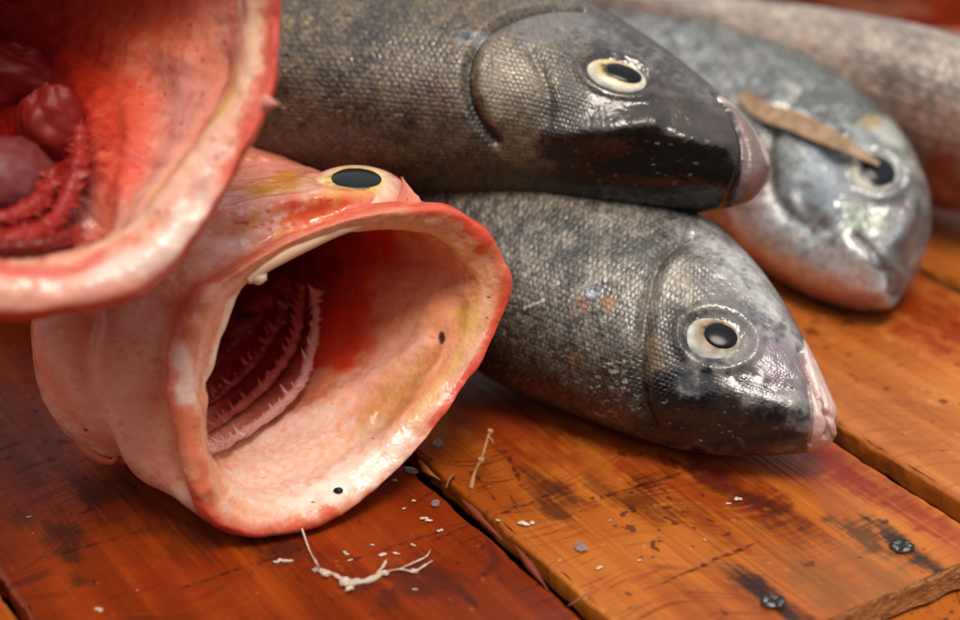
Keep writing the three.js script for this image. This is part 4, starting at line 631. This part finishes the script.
  pt.patch(mk([[214, 450], [250, 428], [300, 410], [340, 412], [380, 430], [420, 425], [408, 452], [380, 476], [330, 502], [280, 516], [240, 506], [220, 480]], .55, 1), [238, 212, 198], { soft: .009, ragged: .006, alpha: .85, mottle: .45 });
  pt.patch(mk([[330, 470], [380, 446], [412, 436], [396, 468], [356, 494], [310, 510], [290, 504]], .52, 1), [240, 228, 208], { soft: .004, ragged: .003, alpha: .85 }); pt.patch(mk([[350, 425], [372, 416], [386, 428], [366, 440]], ...CAV), [206, 176, 190], { soft: .006, ragged: .003, alpha: .6 });
  pt.patch(mk([[362, 428], [370, 400], [392, 376], [424, 352], [430, 360], [416, 388], [392, 420], [372, 436]], ...CAV), [176, 126, 56], { soft: .006, ragged: .003, alpha: .75, mottle: .5, freq: 420 });
  pt.patch(mk([[456, 310], [468, 304], [476, 318], [466, 330], [454, 326]], ...CAV), [202, 152, 72], { soft: .003, ragged: .002, alpha: .75 }); pt.stroke(mk([[476, 300], [466, 340], [440, 384], [412, 420]], .5, .68), .0026, [226, 188, 112], { soft: .9, alpha: .6 });
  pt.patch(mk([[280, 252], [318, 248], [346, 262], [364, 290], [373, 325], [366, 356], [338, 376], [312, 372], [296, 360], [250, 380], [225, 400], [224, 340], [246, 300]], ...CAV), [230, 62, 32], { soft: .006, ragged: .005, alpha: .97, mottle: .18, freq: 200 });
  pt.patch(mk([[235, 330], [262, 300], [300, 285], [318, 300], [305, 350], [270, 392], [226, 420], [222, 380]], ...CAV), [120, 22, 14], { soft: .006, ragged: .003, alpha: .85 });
  pt.stroke(mk([[324, 300], [346, 300], [352, 330]], ...CAV), .0016, [204, 70, 46], { soft: .9, alpha: .5 }); halo(pt, [442, 338], [2.5, 6], [70, 30, 22], { soft: .0005, ragged: .0004 });
  for (const [x, y] of [[488, 297], [486, 318], [497, 322], [372, 438], [312, 502]]) pt.stroke([k.hit(x, y, .45, 1), k.hit(x + 2, y + .5, .45, 1)],   .0004, [96, 60, 66], { soft: .7, alpha: .7, margin: .01 });
  sprinkle(pt, [60, 330, 180, 490], 40, [206, 120, 84], .0003, .0009, { u1: .5, alpha: .5 }); sprinkle(pt, [230, 250, 480, 510], 40, [206, 92, 70], .0002, .0007, { u0: .5, alpha: .4 }); sprinkle(pt, [225, 170, 330, 250], 60, [230, 200, 190], .0004, .0012, { u1: .5, alpha: .6 }); sprinkle(pt, [225, 170, 330, 230], 40, [190, 60, 40], .0003, .0009, { u1: .5, alpha: .6 });
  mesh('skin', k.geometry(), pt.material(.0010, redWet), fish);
  // eye on the top of the head
  eyeball(fish, E.p.clone().add(V(0, -.0012, 0)), camDir(.05, .84, .54), RT, .0150, { bulge: .36, rings: [[0, 90, 76, 50], [.38, 110, 92, 56], [.475, 222, 186, 84], [.53, 224, 200, 140], [.64, 218, 176, 150], [.82, 222, 160, 132], [1, 214, 120, 92]], pupil: [.47, .86, .0, .04], dark: 0x0c0e12 });
  for (const [x, y, h, w] of [[408, 199, .0058, .0030], [262, 160, .0014, .002], [246, 160, .0014, .002]]) { const q = k.hit(x, y, 0, .52), g = new THREE.ConeGeometry(w, h * 1.5, 14, 6).translate(0, h * .35, 0), p = g.attributes.position; for (let i = 0; i < p.count; i++) { const t = p.getY(i) / h; p.setX(i, p.getX(i) * (1.4 - .4 * t) - .0012 * t * t + .0004 * noise(i, t * 5, 1)); p.setZ(i, p.getZ(i) * .55); } g.computeVertexNormals(); const m = mesh('head_spine', g, flesh(0xd88a74), fish); m.position.copy(q.p); m.quaternion.setFromUnitVectors(V(0, 1, 0), camDir(-.05, 1, .1)); }
  // upper jaw bone with its rounded end
  { const j = [[246, 281], [262, 268], [282, 256], [306, 244], [336, 232], [366, 225]].map(([x, y], i) => { const h = k.hit(x, y, .47, .62); return h.p.clone().addScaledVector(F1, .0006 - .0003 * i); }); const b = mesh('upper_jaw_bone', tubeGeo(j, (t) => .0020 * Math.pow(Math.sin(Math.PI * clamp(.12 + .86 * t)), .6), 14, true, 60), flesh(0xe4be98, .35), fish); blob(b, 'bone_knob', k.hit(258, 280, .47, .62).p.clone().addScaledVector(F1, .0016), [.0026, .0019, .0022], null, flesh(0xe6d0b0, .32), .1); }
  // gills deep in the throat
  const pink = flesh(0xb45c52, .3), pale = flesh(0xcf9488, .3), deep = flesh(0x8e2e26, .3), up = camDir(-.55, .8, .2);
  gillArch(fish, k, .66, [[206, 452], [232, 440], [258, 424], [284, 404], [302, 384], [312, 356], [318, 322], [318, 292]], .009, .0014, pale, 26, .0046, up, pale);
  gillArch(fish, k, .66, [[204, 432], [228, 416], [252, 398], [276, 374], [294, 346], [302, 312], [304, 286]], .006, .0013, pink, 24, .0046, up, pink);
  gillArch(fish, k, .66, [[204, 408], [226, 390], [248, 370], [266, 346], [282, 318], [290, 290]], .003, .0014, deep, 20, .0042, up, pink);
  gillArch(fish, k, .66, [[210, 372], [228, 350], [250, 328], [276, 302]], .001, .0014, deep, 14, .0034, up, deep);
  for (const [x, y, r] of [[262, 304, .007], [284, 288, .006], [240, 330, .006]]) blob(fish, 'throat_tissue', k.hit(x, y, .66, 1).p.clone().addScaledVector(BK, .001), [r, r * .7, r * .8], null, flesh(0x8e1c14), .2);
  // small black speck on the lower lip, and the gill flap under the cheek
  { const h = k.hit(338, 491, .5, .7); blob(fish, 'dark_speck', h.p.clone().addScaledVector(h.n, .0003), [.0013, .0009, .0009], null, flesh(0x12141c, .25), .1); }
  { const a = k.hit(86, 428, 0, .5), e = k.hit(118, 456, 0, .5), pts = [a.p, at(82, 437, .52), at(92, 452, .515), at(112, 462, .511), e.p].map((p, i) => i && i < 4 ? p : p); mesh('gill_flap', tubeGeo(pts, (t) => .0022 * Math.sin(Math.PI * clamp(t, .06, .94)) + .0004, 10, true, 30), flesh(0xb85a30, .4), fish); }
}
{
  const k = red2, fish = thing('red_fish', 'large red fish with wide open mouth and white lower lip, lying over another fish', 'fish', 'red fish');
  const mk = (l, a, b) => k.mark(l, a, b), CAV = [.54, 1];
  const pad = k.hit(88, 214, .56, 1).p;
  const fs = [groove(k, mk([[262, 20], [258, 80], [236, 140], [200, 200]], .4, .62), .0028, -.0012), groove(k, mk([[240, 40], [232, 90], [200, 150], [160, 205]], ...CAV), .004, .0014), groove(k, mk([[222, 60], [212, 100], [180, 150], [140, 205]], ...CAV), .003, -.0014), groove(k, mk([[150, 70], [160, 120], [140, 170], [116, 215]], ...CAV), .006, -.0022), groove(k, mk([[0, 292], [60, 290], [120, 276], [160, 250]], .4, .62), .004, .0012), groove(k, mk([[100, 30], [150, 50], [190, 60]], ...CAV), .006, .002), groove(k, mk([[60, 60], [92, 110], [98, 170]], ...CAV), .004, .0022), groove(k, mk([[128, 100], [130, 150], [112, 200]], ...CAV), .003, .0014)];
  k.push((u, v, p) => { let d = 0; for (const f of fs) d += f(u, v, p); d += .0010 * fbm(p.x * 80, p.y * 80, p.z * 80, 3) + .0003 * fbm(p.x * 300, p.y * 300, p.z * 300, 2) + lipLump(u, v, p, .535); if (u > .6) { const r = p.distanceTo(pad); if (r < .03) d += -.007 * bump1(r, .008); } return d; });
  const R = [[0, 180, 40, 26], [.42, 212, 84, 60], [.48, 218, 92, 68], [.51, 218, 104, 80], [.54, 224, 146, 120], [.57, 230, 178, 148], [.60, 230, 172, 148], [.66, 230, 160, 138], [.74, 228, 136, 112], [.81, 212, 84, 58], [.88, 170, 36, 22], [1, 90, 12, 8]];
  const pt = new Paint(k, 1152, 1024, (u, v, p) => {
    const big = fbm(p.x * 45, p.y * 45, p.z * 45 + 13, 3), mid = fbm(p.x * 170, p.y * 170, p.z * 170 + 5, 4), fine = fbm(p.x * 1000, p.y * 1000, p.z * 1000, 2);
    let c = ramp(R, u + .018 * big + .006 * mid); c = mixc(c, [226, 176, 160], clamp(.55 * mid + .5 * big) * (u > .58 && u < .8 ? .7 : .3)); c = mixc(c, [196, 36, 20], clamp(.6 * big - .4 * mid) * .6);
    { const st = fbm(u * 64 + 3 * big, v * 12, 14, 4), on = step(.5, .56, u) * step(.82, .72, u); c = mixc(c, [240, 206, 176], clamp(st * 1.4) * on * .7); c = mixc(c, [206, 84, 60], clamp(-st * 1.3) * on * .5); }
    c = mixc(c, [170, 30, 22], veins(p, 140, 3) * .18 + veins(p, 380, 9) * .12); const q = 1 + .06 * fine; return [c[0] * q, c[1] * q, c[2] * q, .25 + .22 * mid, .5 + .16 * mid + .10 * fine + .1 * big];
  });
  pt.patch(mk([[-40, -90], [-30, 10], [40, 30], [96, 90], [130, 112], [184, 64], [214, 30], [220, -40], [190, -110], [80, -120]], ...CAV), [226, 100, 64], { soft: .014, ragged: .008, alpha: .6, mottle: .3 });
  pt.patch(mk([[50, -20], [100, -16], [160, 10], [186, 50], [140, 60], [96, 36]], ...CAV), [214, 106, 70], { soft: .010, ragged: .006, alpha: .6, mottle: .5 });
  pt.patch(mk([[140, 60], [190, 56], [214, 90], [196, 130], [160, 180], [130, 216], [128, 170], [142, 130]], ...CAV), [234, 176, 164], { soft: .014, ragged: .006, alpha: .9, mottle: .4 });
  pt.patch(mk([[196, 40], [226, 30], [230, 80], [210, 110], [196, 96], [190, 60]], ...CAV), [214, 96, 72], { soft: .010, ragged: .006, alpha: .5, mottle: .4 });
  pt.patch(mk([[94, 70], [124, 100], [146, 130], [152, 160], [130, 190], [112, 214], [98, 200], [98, 140]], ...CAV), [208, 58, 38], { soft: .010, ragged: .005, alpha: .8, mottle: .2 });
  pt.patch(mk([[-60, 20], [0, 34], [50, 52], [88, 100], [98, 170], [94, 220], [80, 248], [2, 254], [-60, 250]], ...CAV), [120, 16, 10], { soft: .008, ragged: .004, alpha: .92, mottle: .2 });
  pt.stroke(mk([[246, 2], [248, 50], [236, 96], [208, 140], [172, 184], [140, 220]], .54, .75), .0052, [232, 188, 152], { soft: 1, alpha: .55, margin: .03 }); pt.stroke(mk([[236, 60], [222, 108], [188, 152], [150, 200]], .54, .8), .0022, [214, 162, 70], { soft: .8, alpha: .7 });
  pt.patch(mk([[204, 142], [228, 116], [214, 150], [180, 190], [150, 222], [128, 238], [140, 208], [172, 176]], .54, .8), [232, 176, 158], { soft: .004, ragged: .004, alpha: .7, mottle: .4 }); pt.patch(mk([[210, 178], [196, 212], [166, 246], [140, 262], [150, 240], [184, 204]], .45, .62), [240, 222, 196], { soft: .007, ragged: .004, alpha: .7 });
  pt.stroke(mk([[270, 2], [268, 50], [258, 96], [244, 128]], .45, .6), .0035, [208, 66, 48], { soft: .9, alpha: .6, ragged: 1.1 }); pt.stroke(mk([[282, 2], [280, 50], [272, 96], [246, 152]], .44, .54), .002, [226, 84, 56], { soft: .8, alpha: .8 });
  pt.stroke(mk([[0, 296], [50, 294], [100, 282], [140, 266], [166, 244]], .44, .62), .0090, [232, 182, 160], { soft: .8, alpha: .85, margin: .03 }); pt.stroke(mk([[100, 268], [130, 262], [160, 250], [190, 222], [206, 200]], .44, .62), .0065, [240, 218, 202], { soft: 1, alpha: .75, margin: .03 });
  pt.stroke(mk([[0, 268], [40, 272], [70, 270], [100, 256]], .5, .66), .0035, [204, 84, 72], { soft: .9, alpha: .8 }); pt.stroke(mk([[0, 312], [50, 308], [100, 300], [136, 290]], .43, .56), .004, [222, 130, 106], { soft: .9, alpha: .5 });
  halo(pt, [88, 214], [12, 18], [214, 140, 126], { soft: .003, ragged: .002, alpha: .9, margin: .03 });
  for (const [x, y, r] of [[164, 93, .0006], [202, 92, .0007], [196, 48, .0005]]) pt.stroke([k.hit(x, y, .5, 1), k.hit(x + 1, y + 3, .5, 1)], r, [150, 70, 52], { soft: .9, alpha: .6, margin: .02 });
   sprinkle(pt, [100, 10, 280, 260], 20, [176, 40, 30], .0003, .0009, { u0: .45, alpha: .45 });
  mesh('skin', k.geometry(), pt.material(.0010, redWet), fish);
  const red = flesh(0x9c2a20, .3), dk = flesh(0x741610, .3), up = camDir(.1, .9, .3);
  gillArch(fish, k, .66, [[-20, 246], [10, 244], [40, 238], [66, 222], [80, 196], [88, 166], [90, 132]], .012, .0022, red, 20, .0036, up, red);
  gillArch(fish, k, .66, [[-24, 226], [10, 224], [36, 216], [56, 200], [66, 178]], .015, .0020, red, 16, .0034, up, red);
  gillArch(fish, k, .66, [[-20, 258], [20, 258], [52, 252], [84, 238]], .010, .0018, dk, 12, .0036, up, red);
  blob(fish, 'tongue', k.hit(14, 184, .66, 1).p.clone().addScaledVector(BK, .012), [.014, .0115, .012], null, flesh(0x74302e, .42), .10, 1.6, .02);
  blob(fish, 'throat_tissue', k.hit(58, 132, .66, 1).p.clone().addScaledVector(BK, .004), [.0095, .013, .009], null, flesh(0x801c14, .42), .13); blob(fish, 'throat_tissue', k.hit(12, 80, .66, 1).p.clone().addScaledVector(BK, .002), [.014, .011, .009], null, flesh(0x78180f, .42), .14);
  { const h = k.hit(266, 100, .42, .6), g = new THREE.ConeGeometry(.0024, .0040, 10, 3).translate(0, .0010, 0), m = mesh('lip_spine', g, flesh(0xd88a7c), fish); m.position.copy(k.hit(268, 103, .4, .6).p); m.quaternion.setFromUnitVectors(V(0, 1, 0), camDir(1, -.15, .1)); }
}
// ---------------------------------------------------------------- small things on the planks
const slimeMat = new THREE.MeshPhysicalMaterial({ color: 0xeadbc6, roughness: .22, specularIntensity: 1, transmission: .35, thickness: 0 });
const lump = (x, y, h, r, z) => { const g = new THREE.IcosahedronGeometry(1, 3), p = g.attributes.position, c = onHeight(x, y, h); for (let i = 0; i < p.count; i++) { const a = p.getX(i), b = p.getY(i), d = p.getZ(i), k = 1 + .7 * fbm(a * 1.6 + z, b * 1.6, d * 1.6, 3); p.setXYZ(i, c.x + a * k * r[0], c.y + b * k * r[1], c.z + d * k * r[2]); } return g.index ? g.toNonIndexed() : g; };
const smooth = (g) => { g.computeVertexNormals(); return g; };
{
  // slime hanging from the lower lip and trailing over the plank
  const s = thing('slime_strand', 'whitish slime thread hanging from the gaping lower lip onto the plank', 'slime');
  const lip = red1.hit(302, 529, .45, .6).p;
  mesh('thread', tubeGeo([lip, at(309, 549, .494), onHeight(316, 562, .004), onHeight(320, 570, .0008)], (t) => .00032 - .0001 * Math.sin(Math.PI * t), 7, true, 30), slimeMat, s);
  const run = (pts, r) => tubeGeo(pts.map(([x, y], i) => onHeight(x + (rnd() - .5), y + (rnd() - .5), .0006 + .0002 * (i & 1))), (t) => r * (.35 + .65 * Math.sin(Math.PI * clamp(t, .04, .96))) * (1 + .5 * noise(t * 14, r * 9999, 2)), 7, true, 50).toNonIndexed();
  mesh('trail', smooth(mergeGeometries([run([[318, 569], [330, 573], [345, 580], [362, 582], [376, 578], [386, 571]],   .0008), run([[340, 578], [352, 584], [366, 580], [380, 574]], .0007), run([[386, 571], [400, 569], [414, 571], [424, 566], [432, 560]], .00035), run([[400, 569], [412, 563], [426, 556], [430, 550]], .00025), run([[376, 574], [384, 566], [386, 560]], .0005), run([[312, 570], [322, 571]], .0007)].map((g) => { g.deleteAttribute('normal'); return g; }))), slimeMat, s);
  mesh('clot', smooth(mergeGeometries([lump(326, 574, .0012, [.0012, .0007, .0010], 1), lump(345, 582, .0014, [.0016, .0008, .0011], 4), lump(349, 588, .0010, [.0010, .0006, .0011], 8), lump(384, 573, .0010, [.0012, .0006, .0009], 12), lump(414, 571, .0006, [.0010, .0006, .0008], 15)].map((g) => { g.deleteAttribute('normal'); return g; }))), slimeMat, s);
}
{ // dry twig standing on the plank beside the gap
  const bark = new THREE.MeshStandardMaterial({ color: 0xb07c52, roughness: .8 }), t = thing('twig', 'thin dry brown twig sticking up beside the plank gap', 'twig');
  const base = onHeight(471, 488, 0), z = (x, y, k) => at(x, y, base.clone().sub(EYE).dot(BK) * -1 + k);
  mesh('stem', tubeGeo([base.clone().add(V(0, -.0003, 0)), z(475, 472, .002), z(481, 460, .002), z(486, 444, .003), z(490, 431, .004)], (q) => .00062 - .0002 * q + .0002 * noise(q * 9, 1, 1), 7, true, 24), bark, t);
  mesh('bud', smooth(lumpAt(z(481, 460, .002), [.0011, .0010, .0010], 3)), bark, t); mesh('bud', smooth(lumpAt(z(490, 432, .004), [.0009, .0012, .0009], 7)), bark, t);
  mesh('side_twig', tubeGeo([z(488, 437, .003), z(492, 440, .003), z(493, 443, .003)], (q) => .0003, 6, true, 8), bark, t);
}
function lumpAt(c, r, s) { const g = new THREE.IcosahedronGeometry(1, 2), p = g.attributes.position; for (let i = 0; i < p.count; i++) { const a = p.getX(i), b = p.getY(i), d = p.getZ(i), k = 1 + .6 * fbm(a * 1.5 + s, b * 1.5, d * 1.5, 2); p.setXYZ(i, c.x + a * k * r[0], c.y + b * k * r[1], c.z + d * k * r[2]); } return g; }
{ // loose fish scales and scraps of skin, each a thin curled flake
  const mats = [new THREE.MeshPhysicalMaterial({ color: 0xc8ae98, roughness: .3, transmission: .55, thickness: 0 }), new THREE.MeshPhysicalMaterial({ color: 0xb8a09a, roughness: .25, transmission: .6, thickness: 0 })];
  const flake = (r0, s, r = r0 * .85) => { const pos = [0, .12 * r, 0], idx = [], n = 18; for (let ring = 1; ring <= 3; ring++) for (let i = 0; i < n; i++) { const a = i / n * 2 * Math.PI, q = r * ring / 3 * (1 + .22 * noise(Math.cos(a) * 1.6 + s, Math.sin(a) * 1.6, s)); pos.push(q * Math.cos(a), .12 * r * (1 - ring * ring / 9) + .08 * r * noise(Math.cos(a) * 2, Math.sin(a) * 2, s + ring), q * Math.sin(a) * .72); } for (let i = 0; i < n; i++) idx.push(0, 1 + (i + 1) % n, 1 + i); for (let ring = 0; ring < 2; ring++) for (let i = 0; i < n; i++) { const a = 1 + ring * n + i, b = 1 + ring * n + (i + 1) % n; idx.push(a, b, a + n, b, b + n, a + n); } const g = new THREE.BufferGeometry(); g.setAttribute('position', new THREE.Float32BufferAttribute(pos, 3)); g.setIndex(idx); g.computeVertexNormals(); return g; };
  const L = [[411, 470, .0026, 'lilac fish scale stuck to the edge of the red plank by the gap', 1], [438, 443, .0026, 'grey fish scale on the orange plank beside the gaping mouth', 1], [580, 546, .0028, 'large pale fish scale lying alone in the middle of the orange plank', 1], [435, 503, .0020, 'lilac flake near the gap below the gaping mouth', 1]];
  for (const [x, y, r, label, m] of L) { const o = mesh('fish_scale', flake(r, x), mats[m]); o.position.copy(onHeight(x, y, .0006)); o.rotation.y = x; tag(o, label, 'fish scale', 'loose fish scales on the planks'); }
  const S = [[524, 524, .0022, .9], [600, 568, .0012, .5], [738, 500, .0022, .3], [728, 503, .0012, .3], [440, 530, .0012, .4], [424, 520, .0018, 1.2], [413, 545, .001, .3], [383, 555, .0016, .6], [346, 553, .0012, .2], [350, 560, .001, .3], [287, 560, .002, .3], [278, 561, .0014, .5], [28, 517, .0011, .2], [33, 533, .0006, .2], [98, 610, .0018, .5], [135, 592, .0014, .6], [372, 545, .0008, .3], [396, 553, .0012, .4], [414, 500, .001, .4], [404, 508, .0008, .4], [415, 590, .0008, .4], [395, 480, .0012, .4], [610, 520, .0007, .4], [640, 560, .0007, .4], [560, 560, .0007, .4], [705, 540, .0007, .4], [498, 520, .0009, .4]];
  for (const [x, y, r1, f] of S) { const r = r1 * .62, c = onHeight(x, y, r * .18), n = f > .8 ? 3 : 2; const g = smooth(mergeGeometries([...Array(n).keys()].map((i) => lumpAt(c.clone().add(V((i - .5) * r * .9 * (rnd() + .4), 0, (rnd() - .5) * r * 1.4)), [r * (.5 + .5 * rnd()), r * .3, r * (.3 + .4 * rnd())], x + i)).map((q) => { q.deleteAttribute('normal'); return q; }))); const o = mesh('slime_scrap', g, slimeMat); tag(o, y > 500 && x < 480 ? 'small white scrap of slime on the deep red plank under the gaping fish' : x < 480 ? 'tiny white scrap of slime at the plank edge under the gaping mouth' : 'small white scrap of slime on the orange plank', 'scrap', y > 500 && x < 480 ? 'slime scraps on the red plank' : x < 480 ? 'slime scraps at the red plank edge' : 'slime scraps on the orange plank'); }
}
{ // splinters torn up along the gap
  const mat = new THREE.MeshStandardMaterial({ color: 0x9a5a2a, roughness: .75 }), dark = new THREE.MeshStandardMaterial({ color: 0x7a3010, roughness: .7 });
  const L = [[[418, 460], [428, 472], [440, 480], .0011, 'pale splinter curling up at the far end of the plank gap', mat], [[446, 488], [450, 478], [456, 474], .0005, 'short pale splinter bent upright from the red plank edge', mat], [[462, 500], [484, 522], [502, 540], .0012, 'long torn reddish splinter along the red plank edge', dark], [[514, 545], [530, 566], [548, 590], .0011, 'dark splinter hanging inside the wide part of the gap', dark], [[568, 606], [584, 596], [598, 588], .0004, 'fine straight splinter bridging the gap at its near end', mat], [[510, 495], [518, 505], [526, 512], .0003, 'hair thin dark fibre on the orange plank beside the gap', dark]];
  for (const [a, b, c, r, label, m] of L) { const g = tubeGeo([onHeight(...a, .0002), onHeight(...b, .0016), onHeight(...c, .0006)], (t) => r * (1 - .8 * Math.abs(2 * t - 1)) * (1 + .4 * noise(t * 8, r * 1e4, 1)), 5, true, 20); tag(mesh('splinter', g, m), label, 'splinter', 'splinters along the plank gap'); }
}
renderer.render(scene, camera);
